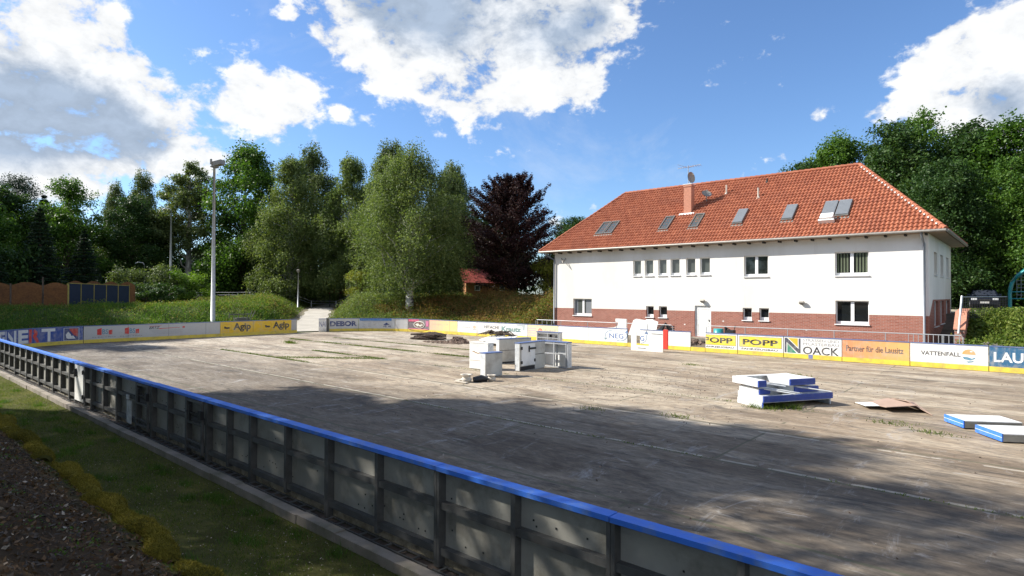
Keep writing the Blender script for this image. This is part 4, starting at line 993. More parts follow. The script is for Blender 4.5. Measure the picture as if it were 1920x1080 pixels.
# ------------------------------------------------------------------ near boards seen from outside
J = [1.86, -.54, -2.94, -5.34, -7.74, -10.14, -11.95, -12.95, -14.95, -15.95, -17.44, -19.65, -20.32, -21.30, -22.0, -24.0, -26.0, -28.0, -30.1, -32.2, -34.3, -36.4, -37.9]
def near_board(x1, x0, kind, label):
    r_ = root('rink_board', ((x0+x1)/2, 4.83, -.1), label, 'rink board', 'near boards seen from the frame side')
    mb = MB(); mb.box(x0+.004, x1-.004, 4.874, 4.888, .0, 1.062)
    mb.build('sheet', 'panel_back', r_)
    w2 = .042
    for xx in (x0+.003, x1-.003-w2):
        mb = MB(); mb.box(xx, xx+w2, 4.762, 4.873, -.10, 1.06); mb.build('end_post', 'steel', r_)
    if x1-x0 > 1.6:
        mb = MB(); xm = (x0+x1)/2; mb.box(xm-.03, xm+.03, 4.766, 4.873, -.02, 1.06); mb.build('middle_post', 'steel', r_)
    for za, zb in ((.62, .675), (.075, .135), (1.02, 1.058)):
        mb = MB(); mb.box(x0+.046, x1-.046, 4.785, 4.873, za, zb-.008)
        if za < 1: mb.box(x0+.046, x1-.046, 4.779, 4.7845, za-.03, zb)
        mb.build('rail', 'steel', r_)
    dz = rnd.uniform(-.004, .004); dy = rnd.uniform(-.006, .006); gp = .007
    mb = MB(); mb.box(x0+gp, x1-gp, 4.742+dy, 4.898+dy, 1.066, 1.098+dz); mb.box(x0+gp, x1-gp, 4.742+dy, 4.756+dy, 1.044, 1.066); mb.build('cap_rail', 'blue_cap', r_)
    mb = MB(); n = max(3, int((x1-x0)/.28))
    for i in range(n):
        mb.box(x0+.12+(x1-x0-.2)*i/n, x0+.15+(x1-x0-.2)*i/n, 4.66, 4.83, -.092, -.075)
    mb.box(x0+.05, x1-.05, 4.80, 4.83, -.095, -.078); mb.box(x0+.05, x1-.05, 4.655, 4.675, -.095, -.072); mb.build('floor_grate', 'steel', r_)
    mb = MB()
    for i in range(int((x1-x0)*5)):
        x = rnd.uniform(x0+.1, x1-.1); z = rnd.choice([rnd.uniform(.18, .34), rnd.uniform(.18, .5), rnd.uniform(.70, .82)]); mb.box(x-.009, x+.009, 4.868, 4.8735, z-.009, z+.009)
    if len(mb.f): mb.build('bolts', 'black', r_)['kind'] = 'stuff'
    if kind == 'gate':
        mb = MB(); mb.box(x0+.10, x0+.15, 4.72, 4.764, .0, 1.03); mb.box(x1-.15, x1-.10, 4.72, 4.764, .0, 1.03); mb.box(x0+.15, x1-.15, 4.725, 4.76, .98, 1.03); mb.box(x0+.15, x1-.15, 4.725, 4.76, .55, .60); mb.box(x0+.15, x1-.15, 4.725, 4.76, .05, .10); mb.box(x0+.15, x1-.15, 4.725, 4.76, .18, .22)
        gt = mb.build('gate', 'steel', r_)
        mb = MB(); mb.box(x0+.2, x1-.12, 4.69, 4.715, .76, .80); mb.box(x0+.35, x0+.40, 4.675, 4.72, .62, .92); mb.box(x1-.2, x1-.06, 4.68, 4.74, .70, .86); mb.build('latch', 'black', gt)
    if kind == 'white':
        mb = MB(); mb.box(x0+.05, x1-.05, 4.745, 4.762, .0, 1.02); gt = mb.build('gate', 'white_plastic', r_, )
        mb = MB(); mb.box(x0+.02, x0+.30, 4.70, 4.743, .78, .83); mb.box(x0+.22, x0+.27, 4.68, 4.743, .68, .92); mb.build('latch', 'black', gt)
        mb = MB(); mb.box(x1-.08, x1-.01, 4.715, 4.744, .80, .92); mb.box(x1-.08, x1-.01, 4.715, 4.744, .1, .22); mb.build('hinge', 'black', gt)
    if kind == 'strip':
        mb = MB(); mb.box(x0+.9, x0+1.2, 4.74, 4.762, .0, .55); mb.box(x0+.95, x0+1.1, 4.71, 4.74, .58, .68); mb.build('stay', 'aluminium', r_)
    return r_
nb_lab = {0: 'near board segment at the lower right edge of the view', 1: 'nearest grey board segment with bolts, cut by the bottom edge', 2: 'near board segment showing a pale lit patch on its sheet, right of the foreground joint', 3: 'near board segment left of the second foreground joint',
          4: 'near board segment with two sunlit slivers between its posts', 5: 'narrow near board segment right of the first latticed gate', 6: 'narrow latticed gate with black latch, nearer of the two', 7: 'near board segment between the two latticed gates',
          8: 'narrow latticed gate with black latch, farther of the two', 9: 'near board segment with pale stays left of the latticed gates', 10: 'near board segment just right of the white gate', 11: 'short near board piece touching the right side of the white gate',
          12: 'white near gate with a black latch among grey segments', 13: 'short near board piece touching the left side of the white gate'}
for i in range(len(J)-1):
    kind = 'gate' if i in (6, 8) else 'white' if i == 12 else 'strip' if i == 9 else 'std'
    near_board(J[i], J[i+1], kind, nb_lab[i] if i in nb_lab else 'sunlit near board segment, number %s leftwards from the white gate' % 'one two three four five six seven eight nine'.split()[i-14])

# ------------------------------------------------------------------ loose board pieces standing on the floor
def loose(name, c, ang, Lw, Dp, Ht, label, sheet='white_plastic', cap='blue_worn', openf=False, cat='board piece', group='loose board pieces in the middle of the rink'):
    """box-like board section: local x = length, local y = depth, sheet on the -y side"""
    r_ = root(name, (c[0], c[1], 0), label, cat, group); ca, sa = math.cos(ang), math.sin(ang)
    T = lambda x, y, z: (c[0]+x*ca-y*sa, c[1]+x*sa+y*ca, z)
    mb = MB()
    if not openf: mb.box(.0, Lw, 0, .018, .03, Ht-.035, T=T)
    else: mb.box(.0, Lw, Dp-.018, Dp, .03, Ht-.035, T=T)
    mb.build('sheet', sheet, r_)
    for xa in (0, Lw-.035): mb = MB(); mb.box(xa, xa+.035, .0195, Dp-.0195, 0.03, Ht-.036, T=T); mb.build('side', 'aluminium', r_)
    mb = MB(); mb.box(-.012, Lw+.012, -.012, Dp+.012, Ht-.034, Ht, T=T); mb.build('cap_rail', cap, r_)
    mb = MB(); ys = (.02, Dp-.1) if not openf else (0, Dp-.1)
    for x in ([.04, Lw-.1] if Lw < 1.3 else [.04, Lw/2-.03, Lw-.1]):
        mb.box(x, x+.05, ys[0], ys[0]+.06, 0, Ht-.036, T=T)
    for z in (.0, Ht*.5, Ht-.12): mb.box(.1, Lw-.1, ys[0]+.004, ys[0]+.055, z, z+.05, T=T)
    mb.build('frame', 'steel_light', r_)
    return r_, T
# A
r_, T = loose('board_section', (-17.86, 17.74), .03, 1.04, .36, 1.13, 'white board piece with a rusty scratch, leftmost of the loose group', cap='white_plastic')
mb = MB(); pts = [(.18, .72), (.3, .68), (.42, .66), (.55, .68), (.66, .655), (.78, .66)]
for a, e in zip(pts[:-1], pts[1:]): mb.box(a[0], e[0]+.01, -.004, -.001, a[1], a[1]+.035, T=T)
mb.box(.05, .7, -.004, -.001, .36, .375, T=T); mb.build('scratch', 'tan_wood', r_)
# B
r_, T = loose('board_section', (-15.52, 16.26), math.radians(81), .82, .34, .92, 'small low grey board piece with a blue cap in front of the loose group', sheet='loose_grey')
# C
r_, T = loose('board_section', (-17.97, 19.72), math.radians(72), 1.7, .30, 1.14, 'grey board piece with a dark seam behind, between the white piece and the door piece', sheet='loose_grey')
mb = MB(); mb.box(.03, 1.66, -.003, .0, .60, .62, T=T); mb.box(.03, 1.66, -.003, -.0005, .03, .10, T=T); mb.build('seam', 'black', r_)
# D: piece with a gate
r_, T = loose('board_section', (-15.64, 18.39), math.radians(92), 1.75, .26, 1.17, 'grey board piece with a black hinged gate, centre of the loose group', sheet='loose_grey')
mb = MB(); mb.box(.10, 1.02, -.03, -.002, .22, 1.10, T=T); gt = mb.build('gate', 'white_plastic', r_)
mb = MB()
for x, z in ((.10, .88), (.10, .30), (.98, .34)): mb.box(x-.04, x+.05, -.05, -.031, z, z+.12, T=T)
mb.box(.56, 1.06, -.05, -.031, .86, .94, T=T); mb.box(.55, .62, -.06, -.0505, .76, 1.02, T=T); mb.build('hinge', 'black', gt)
mb = MB(); mb.box(.04, 1.02, -.012, -.002, .03, .19, T=T); mb.build('threshold', 'black', r_)
mb = MB(); mb.box(1.02, 1.7, -.01, -.002, .62, .64, T=T); mb.build('seam', 'black', r_)
# E: open frame towards the camera
r_, T = loose('board_section', (-16.25, 20.56), -.02, 1.45, .30, 1.12, 'board piece open towards the viewer with sunlit inside, right end of the loose group', openf=True)
mb = MB()
for x in (.62, .76): mb.box(x, x+.06, .10, .16, .0, 1.05, T=T)
mb.box(.9, 1.4, .08, .12, .60, .64, T=T); mb.build('brace', 'steel_light', r_)
# F
r_, T = loose('board_section', (-23.7, 29.5), .0, 1.8, .35, .80, 'low board piece standing behind the loose group near the far boards', openf=True)
mb = MB(); mb.box(.85, 1.0, .28, .3305, .35, .6, T=T); mb.box(1.3, 1.7, .25, .29, .35, .5, T=T); mb.build('brace', 'black', r_)
# opened gate leaf in front of the red post
r_ = root('gate_leaf', (-16.1, 29.95, 0), 'white gate leaf with a large cut out standing before the red post', 'gate')
mb = MB(); mb.box(-17.12, -16.78, 29.9, 29.94, 0, 1.08); mb.box(-16.778, -16.0, 29.9, 29.94, 0, .30); mb.box(-15.998, -15.16, 29.9, 29.94, 0, 1.06); mb.prism([(-17.12, 29.9, 1.08), (-16.78, 29.9, 1.08), (-16.8, 29.9, 1.26), (-16.9, 29.9, 1.22)], (0, .04, 0)); mb.build('sheet', 'white_plastic', r_)
mb = MB(); mb.box(-15.85, -15.2, 29.88, 29.899, .98, 1.0); mb.box(-16.70, -16.2, 29.89, 29.899, .14, .17); mb.build('frame', 'steel', r_)

# ------------------------------------------------------------------ stack of flat boards
U = (.508, .861); VV = (-.861, .508); o0 = (-5.57, 16.97)
def ST(x, y, z): return (o0[0]+x*U[0]+y*VV[0], o0[1]+x*U[1]+y*VV[1], z)
def flat_board(z0, z1, x0, x1, y0, y1, label, openings=None, capx=None, capmat='blue_dark', T=ST, sheet='white_plastic'):
    p = T((x0+x1)/2, (y0+y1)/2, z0); r_ = root('flat_board', p, label, 'board piece', 'boards lying in a stack')
    cells = openings or []
    mb = MB(); wallcells(mb, x0, x1, y0+.04, y1, [(o[0], o[1], o[2], o[3]) for o in cells], lambda a, e, c, d: mb.box(a, e, c, d, z1-.02, z1, T=T)); mb.build('sheet', sheet, r_)
    mb = MB()
    for a, e in ((x0, x0+.04), (x1-.04, x1)): mb.box(a, e, y0+.045, y1, z0, z1-.021, T=T)
    for o in cells:
        mb.box(o[0]-.04, o[0]-.001, max(y0+.045, o[2]), o[3], z0, z1-.021, T=T); mb.box(o[1]+.001, o[1]+.04, max(y0+.045, o[2]), o[3], z0, z1-.021, T=T)
    mb.box(x0+.045, x1-.045, y1-.05, y1-.001, z0, z1-.021, T=T); mb.build('frame', 'aluminium', r_)
    for a, e in (capx or [(x0, x1)]): mb = MB(); mb.box(a, e, y0, y0+.035, z0+.006, z1-.006, T=T); mb.box(a+.002, e-.002, y0-.012, y0, (z0+z1)/2-.012, (z0+z1)/2+.012, T=T); mb.build('cap_rail', capmat, r_)
    return r_
flat_board(.0, .165, 0, 2.45, .03, 1.08, 'bottom dark framed board of the stack, resting on the floor', capx=[(0, .02)], sheet='aluminium')
flat_board(.17, .35, 0, 2.45, 0, 1.06, 'long blue edged board, second from the bottom of the stack', openings=[(.35, 1.5, .10, .95)], sheet='aluminium')
flat_board(.355, .52, .05, 2.15, .22, 1.06, 'middle board of the stack with pale braces across its opening', openings=[(.42, 1.28, -.2, .85)], capx=[(.05, .42), (1.28, 2.15)])
flat_board(.575, .76, -.05, 1.95, .14, 1.24, 'topmost U shaped board of the stack with a white upper face', openings=[(.22, 1.05, -.2, 1.07)], capx=[(-.05, .22), (1.05, 1.95)])
for (a, e, z) in (((.1, .35), (.75, -.35), .53), ((.25, .30), (.95, -.30), .54), ((1.2, .40), (1.95, -.42), .55), ((.05, .9), (.9, .15), .66), ((.2, 1.0), (1.3, .3), .65)):
    mb = MB(); mb.tube([ST(a[0], a[1], z), ST(e[0], e[1], z-.10)], .022, 6)
    o = mb.build('brace_bar', 'aluminium'); k = ['leftmost one poking out', 'second one poking out', 'one at the right', 'upper left one', 'longest upper one'][[.53, .54, .55, .66, .65].index(z)]
    tag(o, 'thin pale metal bar in the stack of boards, '+k, 'metal bar', 'thin metal bars in the board stack')
# feet lifting the top board
for i, (x, y) in enumerate(((.0, .55), (1.9, .5), (.0, 1.45), (1.9, 1.45))):
    pass
mb = MB()
for x, y in ((.06, .40), (1.80, .46), (.06, .9), (1.80, .9)): mb.box(x, x+.08, y, y+.1, .521, .574, T=ST)
o = mb.build('wooden_spacer', 'tan_wood'); tag(o, 'small wooden spacers under the topmost board of the stack', 'spacer')
# two white slabs with bright blue edges at the right
def blue_slab(c0, a, Lb, b2, Lc, label, h0=.03, h=.17):
    T = lambda x, y, z: (c0[0]+x*a[0]*1.+y*b2[0], c0[1]+x*a[1]+y*b2[1], z)
    r_ = root('flat_board', (c0[0], c0[1], 0), label, 'board piece', 'pair of flat boards with blue edges')
    mb = MB(); mb.box(0, Lb, .03, Lc, h0+h-.02, h0+h, T=T); mb.build('sheet', 'white_plastic', r_)
    mb = MB(); mb.box(0, Lb, 0, .028, h0, h0+h, T=T); mb.build('cap_rail', 'blue_cap', r_)
    mb = MB(); mb.box(0, Lb, -.003, -.0005, h0+h*.5, h0+h*.5+.008, T=T); mb.build('groove', 'white_plastic', r_)
    mb = MB(); mb.box(0, .03, .03, Lc, h0, h0+h-.021, T=T); mb.box(Lb-.03, Lb, .03, Lc, h0, h0+h-.021, T=T); mb.box(.03, Lb-.03, Lc-.03, Lc, h0, h0+h-.021, T=T); mb.box(.1, .2, .3, .4, 0, h0, T=T); mb.box(Lb-.2, Lb-.1, .3, .4, 0, h0, T=T); mb.box(.1, .2, Lc-.4, Lc-.3, 0, h0, T=T); mb.build('frame', 'panel_back', r_)
    return r_
blue_slab((-1.21, 17.61), (-.54, .84), .80, (.84, .54), 1.25, 'white flat board with a bright blue edge, farther left of the pair')
blue_slab((-.48, 16.51), (-.54, .84), .92, (.84, .54), 1.9, 'white flat board with a bright blue edge, nearest the right frame edge')
# bent brown sheets
def sheet(name, pts, label, mat='cardboard', th=.015, cat='sheet'):
    mb = MB()
    n = len(pts)
    for tri in (pts,): mb.prism(tri, (0, 0, -th))
    o = mb.build(name, mat); return tag(o, label, cat)
sheet('cardboard_sheet', [(-3.65, 19.9, .03), (-2.95, 18.75, .14), (-2.3, 19.25, .20), (-3.2, 20.6, .12)], 'small bent brown cardboard sheet left of the big one')
sheet('cardboard_sheet', [(-3.2, 21.2, .04), (-2.6, 19.6, .24), (-1.95, 18.95, .03), (-2.6, 20.9, .04)], 'large bent brown cardboard sheet with a dark gap beneath it')
sheet('white_plate', [(-3.9, 19.8, .02), (-3.45, 18.85, .10), (-3.15, 19.0, .12), (-3.5, 19.95, .05)], 'small white metal plate left of the cardboard sheets', 'white_plastic', cat='plate')
# basins and rags at the small piece
def lathe(mb, c, prof, n=16, T=None):
    i0 = len(mb.v)
    for r, z in prof:
        for j in range(n): t = 2*PI*j/n; mb.v.append((c[0]+r*math.cos(t), c[1]+r*math.sin(t), c[2]+z))
    for k in range(len(prof)-1):
        for j in range(n): mb.f.append((i0+k*n+j, i0+k*n+(j+1) % n, i0+(k+1)*n+(j+1) % n, i0+(k+1)*n+j)); mb.m.append(0); mb.c.append(None)
for c, lab, s_ in (((-15.2, 14.95, 0), 'pale plastic tub lying by the small grey board piece, left one', 1.), ((-14.72, 15.75, 0), 'pale plastic tub by the small grey board piece, right one', .8)):
    mb = MB(); lathe(mb, c, [(0, 0), (.17*s_, 0), (.20*s_, .12), (.15*s_, .14), (.15*s_, .24*s_), (.22*s_, .26*s_), (.22*s_, .28*s_), (.13*s_, .27*s_), (.12*s_, .1), (0, .1)], 14); o = mb.build('plastic_tub', 'light_plastic', smooth=True); tag(o, lab, 'tub', 'pale plastic tubs')
mb = MB(); mb.tube([(-15.0, 15.1, .08), (-14.85, 15.35, .12), (-14.75, 15.55, .08)], [.10, .13, .09], 8); o = mb.build('plastic_sack', 'black', smooth=True); tag(o, 'crumpled black plastic sack between the two pale tubs', 'sack')
mb = MB(); mb.box(-15.5, -14.9, 14.62, 14.74, .02, .05); mb.box(-15.52, -15.3, 14.7, 15.0, .05, .08); o = mb.build('wood_offcut', 'light_plastic'); tag(o, 'pale wooden offcuts lying in front of the tubs', 'offcut')

# heaps
def heap(name, c, rx, ry, hz, label, cat, mat, n=420, seed=3, sz=.12, kind='stuff'):
    r = np.random.RandomState(seed); mb = MB()
    for i in range(n):
        a = r.uniform(0, 2*PI); q = math.sqrt(r.uniform(0, 1)); x = c[0]+rx*q*math.cos(a); y = c[1]+ry*q*math.sin(a); z = hz*(1-q**1.5)*r.uniform(.2, 1)
        s_ = sz*r.uniform(.3, 1.2); R_ = Matrix.Rotation(r.uniform(0, 6), 3, 'Z') @ Matrix.Rotation(r.uniform(-.8, .8), 3, 'X')
        mb.box(-s_, s_, -s_*.6, s_*.6, -s_*.35, s_*.35, T=lambda a_, b_, c_: tuple(R_ @ Vector((a_, b_, c_))+Vector((x, y, z))))
    o = mb.build(name, mat); return tag(o, label, cat, None, kind)
heap('rubble_heap', (-27.7, 26.5, 0), .8, .55, .42, 'small dark brick rubble heap left of the loose board pieces', 'rubble heap', 'rubble', 420)
heap('rubble_scatter', (-28.6, 26.2, 0), 1.9, .9, .05, 'thin scatter of broken stone around the rubble heap', 'rubble', 'rubble', 260, 5, .06)
mb = MB()
for i in range(26):
    y = 26.6+rnd.uniform(-.4, .9); z = .07+rnd.uniform(0, .30); x0 = -32.2+rnd.uniform(-.2, .5); x1 = -30.3+rnd.uniform(-.9, .3)
    mb.tube([(x0, y, z), ((x0+x1)/2, y+.15+rnd.uniform(-.1, .1), z+.06), (x1, y+.5, z-.02 if z > .1 else z)], [.07, .10, .06], 6)
o = mb.build('beam_pile', 'dark_earth'); tag(o, 'long pile of dark rotten beams on the rink floor before the far boards', 'beam pile', None, 'stuff')
mb = MB()
for i in range(9):
    x = -26.2+i*.22; a = rnd.uniform(-.3, .3); z = .25+.04*i % .2
    mb.prism([(x, 26.6+a, .02+z), (x+.9, 26.3+a, .05+z*.6), (x+1.1, 27.2+a, .25+z), (x+.2, 27.5+a, .3+z*.8)], (0, 0, -.02))
o = mb.build('foil_pile', 'white_plastic'); tag(o, 'heap of crumpled white sheets behind the leftmost loose board piece', 'sheet heap', None, 'stuff')
mb = MB()
for i in range(40):
    x = rnd.uniform(-26.2, -24.6); mb.tube([(x, 27+rnd.uniform(-.4, .6), .62+rnd.uniform(0, .15)), (x+.5, 27.1+rnd.uniform(-.4, .5), .70+rnd.uniform(0, .2)), (x+1.0+rnd.uniform(-.3, .3), 27.3, .62)], [.03, .035, .02], 5)
o = mb.build('branch_pile', 'bark_brown'); tag(o, 'tangle of bare branches on top of the crumpled white sheets', 'branches', None, 'stuff')

# ------------------------------------------------------------------ railings, things in the yard
def railing(x0, x1, y, zt, label, bal=None, step=2.2):
    r_ = root('railing', ((x0+x1)/2, y, .1), label, 'railing'); mb = MB()
    mb.tube([(x0, y, .2), (x0, y, zt-.08), (x0+.08, y, zt), (x1-.08, y, zt), (x1, y, zt-.08), (x1, y, .2)], .021, 8); mb.build('handrail', 'steel_light', r_)
    mb = MB(); x = x0+step
    while x < x1-.3: mb.tube([(x, y, .1), (x, y, zt)], .02, 6); x += step
    mb.tube([(x0, y, .62), (x1, y, .62)], .015, 6); mb.build('posts', 'steel_light', r_)
    if bal:
        mb = MB(); x = bal[0]
        while x < bal[1]: mb.tube([(x, y, .3), (x, y, zt)], .016, 5); x += bal[2]
        mb.build('balusters', 'steel_light', r_)
railing(-26.55, -16.1, 33.0, 1.34, 'thin grey tubular railing behind the NEG board', (-26.4, -25.0, .42))
railing(-14.02, -2.27, 33.0, 1.38, 'long grey tubular railing behind the POPP and LAUSITZ boards', (-4.3, -2.3, .19))
# brick pier, fence post, stones at the ivy bank
r_ = root('brick_pier', (-2.4, 34.2, .1), 'narrow brick retaining wall at the foot of the ivy bank', 'wall'); mb = MB()
mb.prism([(-2.62, 33.5, -.1), (-2.62, 36.6, -.1), (-2.62, 36.6, 2.45), (-2.62, 34.6, 2.35), (-2.62, 33.5, 1.6)], (.36, 0, 0)); mb.build('brickwork', 'brick_side', r_)
mb = MB(); mb.prism([(-2.66, 33.45, 1.62), (-2.66, 34.58, 2.38), (-2.66, 36.6, 2.48), (-2.66, 36.6, 2.53), (-2.66, 34.56, 2.43), (-2.66, 33.45, 1.67)], (.44, 0, 0)); mb.build('coping', 'chimney_brick', r_)
r_ = root('wire_fence', (-2.3, 34.4, 2.0), 'pale leaning fence post with dark wire mesh above the ivy bank', 'fence')
mb = MB(); mb.tube([(-2.46, 33.35, 1.45), (-2.40, 34.3, 3.15)], .04, 8); mb.tube([(-2.40, 34.3, 3.1), (-.9, 38.5, 3.12)], .02, 5); mb.build('post', 'steel_light', r_)
mb = MB()
for i in range(28):
    x = -2.40+1.5*i/27; y = 34.3+4.2*i/27; mb.tube([(x, y, 2.1), (x, y, 3.1)], .008, 4, caps=False)
for i in range(9): mb.tube([(-2.4, 34.3, 2.15+i*.115), (-.9, 38.5, 2.15+i*.115)], .008, 4, caps=False)
mb.build('mesh', 'black', r_)
for i, (x, y, sx, h) in enumerate(((-1.9, 33.0, .28, .55), (-1.3, 32.95, .34, .7), (-.6, 33.0, .30, .6), (.2, 32.9, .36, .6), (1.0, 32.95, .4, .65), (1.9, 33.0, .4, .6))):
    mb = MB(); mb.prism([(x-sx, y, .3), (x+sx*.9, y+.05, .28), (x+sx, y+.1, .3+h), (x-sx*.8, y-.02, .35+h*1.1)], (.05, .4, .04)); o = mb.build('retaining_stone', 'stone')
    tag(o, 'rough brown stone at the foot of the ivy bank, '+['nearest the brick wall', 'second from the brick wall', 'third from the brick wall', 'fourth from the brick wall', 'fifth, by the frame edge', 'sixth, beyond the frame edge'][i], 'stone', 'rough stones along the foot of the ivy bank')
# broken white foam panels leaning on the wall
for pts, lab in (([(-23.2, 1.28), (-21.9, 1.28), (-21.9, .55), (-23.3, .3)], 'left'), ([(-21.35, .35), (-20.95, 1.36), (-19.95, 1.36), (-19.75, .35)], 'right')):
    pass
mb = MB(); mb.prism([(-22.6, 36.2, .1), (-21.1, 36.2, .1), (-21.1, 36.2, 1.45), (-22.0, 36.25, 1.46), (-22.0, 36.25, 1.25), (-21.75, 36.22, 1.22), (-21.8, 36.2, .95), (-22.1, 36.2, .85), (-22.7, 36.2, .8)], (0, .12, 0)); o = mb.build('foam_panel', 'white_plastic'); tag(o, 'notched white foam panel behind the railing, left one', 'foam panel')
mb = MB(); mb.prism([(-20.95, 36.0, .1), (-19.1, 36.0, .1), (-19.0, 36.1, 1.5), (-19.5, 36.1, 1.50), (-19.6, 36.1, 1.42), (-20.3, 36.1, 1.5), (-20.5, 36.1, 1.4)], (0, .12, 0)); o = mb.build('foam_panel', 'white_plastic'); tag(o, 'broader white foam panel behind the railing, right one', 'foam panel')
mb = MB(); mb.prism([(-19.05, 35.7, .1), (-18.75, 35.7, .1), (-18.6, 36.0, 1.35), (-18.95, 36.0, 1.45)], (0, .06, 0)); o = mb.build('slim_panel', 'white_plastic'); tag(o, 'slim white slat leaning beside the broader foam panel', 'slat')
# grey bench with slats and small things
r_ = root('park_bench', (-18.6, 36.7, .4), 'dark slatted bench against the brick wall below the two small windows', 'bench'); mb = MB()
for i in range(3): mb.box(-19.3, -17.8, 36.75+.02*i, 36.78+.02*i, 1.0-.13*i, 1.08-.13*i)
mb.build('backrest', 'black', r_); mb = MB(); mb.box(-19.3, -17.8, 36.2, 36.7, .52, .57); mb.build('seat', 'rafter', r_)
for x in (-19.2, -17.9): mb = MB(); mb.box(x-.04, x+.04, 36.2, 36.8, 0, .519); mb.build('leg', 'black', r_)
mb = MB(); mb.tube([(-17.9, 34.6, .6), (-17.5, 34.9, 1.35), (-17.2, 35.2, .6)], [.3, .05, .3], 6); o = mb.build('folded_parasol', 'black'); tag(o, 'dark folded tarpaulin cone behind the red post', 'tarpaulin')
mb = MB(); lathe(mb, (-13.95, 34.6, .2), [(0, 0), (.28, 0), (.30, .45), (.28, .95), (.24, .95), (0, .92)], 16); o = mb.build('rain_barrel', 'teal_paint', smooth=True); tag(o, 'teal plastic barrel behind the first POPP board', 'barrel')
mb = MB(); mb.tube([(-13.6, 34.6, .2), (-13.5, 34.6, 1.25), (-13.1, 34.7, .95), (-13.0, 34.7, 1.35)], [.05, .12, .08, .04], 6); mb.box(-13.5, -13.05, 34.5, 34.9, .5, 1.1); o = mb.build('push_cart', 'black'); tag(o, 'black folded cart standing beside the teal barrel', 'cart')
heap('brushwood_heap', (-15.4, 34.3, .05), 1.1, .8, .55, 'heap of brown brushwood seen through the gap left of POPP', 'brushwood', 'rubble', 260, 8, .15)
mb = MB(); mb.tube([(-15.9, 35.0, .2), (-15.5, 35.2, 1.35), (-15.4, 35.2, .3)], .015, 5); o = mb.build('wire_rack', 'steel_light'); tag(o, 'thin bent wire rack near the clubhouse door', 'rack')
# plank and frame behind the Agip board
GZ0 = .3
mb = MB()
for i in range(5): mb.tube([(-47.6+i*.1, 20.6+i*.32, GZ0), (-47.5+i*.1, 20.6+i*.32, 1.55-.1*(i % 2))], .03, 5)
mb.tube([(-47.6, 20.6, 1.45), (-47.1, 22.2, 1.48)], .04, 5); mb.tube([(-47.2, 21.8, GZ0), (-46.7, 22.3, 1.75)], .025, 5); mb.tube([(-47.0, 21.7, GZ0), (-46.6, 22.0, 1.75)], .025, 5)
mb.box(-47.4, -46.9, 20.9, 21.9, GZ0, 1.2)
o = mb.build('goal_frame', 'steel'); tag(o, 'folded grey metal frame lying on the grass behind the Agip board', 'metal frame')
# ------------------------------------------------------------------ poles
def light_pole(x, y, h, r0, label, head='flood', z=None):
    z = float(H(x, y)) if z is None else z
    r_ = root('light_pole', (x, y, z), label, 'light pole'); mb = MB(); mb.tube([(x, y, z-.3), (x, y, z+h)], [r0, r0*.5], 12); mb.build('pole', 'steel_light', r_, smooth=True)
    if head == 'flood':
        mb = MB(); T = lambda a, b2, c: (x+a*.77+b2*-.4+.1, y+a*.64+b2*.8, z+h+c+a*.25)
        mb.box(-.1, .62, -.28, .28, -.12, .22, T=T); mb.box(-.14, .1, -.34, .34, -.2, -.12, T=T); mb.box(-.12, -.02, -.4, -.29, .0, .4, T=T); mb.build('floodlight', 'lamp_grey', r_)
    elif head == 'arm':
        mb = MB(); mb.tube([(x, y, z+h-.1), (x-.1, y-.1, z+h+.15), (x-.6, y-.5, z+h+.25), (x-.9, y-.7, z+h+.1)], [.04, .04, .05, .08], 8); mb.build('lamp_arm', 'steel_light', r_)
    else:
        mb = MB(); lathe(mb, (x, y, z+h), [(0, 0), (.12, 0), (.2, .25), (.22, .3), (0, .42)], 12); mb.build('lamp_head', 'lamp_grey', r_)
light_pole(-47.6, 19.4, 12.2, .17, 'tall grey floodlight mast left of the oak, rising behind the white board')
light_pole(-81.7, 28.1, 11.2, .16, 'thinner distant mast seen against the trees left of the white trunk', 'arm')
light_pole(-66.9, 37.2, 4.3, .10, 'slim grey lamp post at the bend of the path beside the birches', 'top')
light_pole(-45.7, 39.7, 2.9, .05, 'short thin grey post in the weeds between the black and white birch and the shed', 'top')
light_pole(-84.5, 26.0, 4.6, .07, 'small curved lamp among the shrubs left of the distant mast', 'arm')

# ------------------------------------------------------------------ fences at the left
fx = -53.55
r_ = root('wooden_fence', (fx, 9, 2.0), 'brown panel fence with scalloped tops on the grass bank at the left', 'fence')
ys = [2.2, 4.2, 6.2, 8.2, 10.0, 11.5]
for y0, y1 in zip(ys[:-1], ys[1:]):
    mb = MB(); zb = 2.0; n = 14
    top = [(fx, y0+.05+(y1-y0-.1)*k/n, zb+1.62+.24*math.sin(PI*k/n)) for k in range(n+1)]
    mb.prism([(fx, y0+.05, zb+.02), (fx, y1-.05, zb+.02)]+top[::-1], (-.03, 0, 0))
    for k in range(9): mb.box(fx+.002, fx+.045, y0+.06, y1-.06, zb+.05+k*.175, zb+.16+k*.175)
    mb.build('panel', 'fence_wood', r_)
    mb = MB(); mb.box(fx-.06, fx+.04, y1-.05, y1+.05, zb-.5, zb+(2.25 if abs(y1-10) < .1 else 1.75)); mb.build('post', 'fence_post' if y1 > 10.5 else 'bark_brown', r_)
r_ = root('mesh_fence', (-55.6, 14, 2.1), 'dark blue mesh fence with thin yellow posts beside the brown fence', 'fence')
P0 = np.array((-54.2, 11.6)); P1 = np.array((-57.5, 16.6))
for k in range(5):
    a = P0+(P1-P0)*k/5; e = P0+(P1-P0)*(k+1)/5; mb = MB(); mb.prism([(a[0], a[1], 2.0), (e[0], e[1], 2.0), (e[0], e[1], 3.78-.02*k), (a[0], a[1], 3.80-.02*k)], (.02, .012, 0)); mb.build('panel', 'fence_mesh', r_)
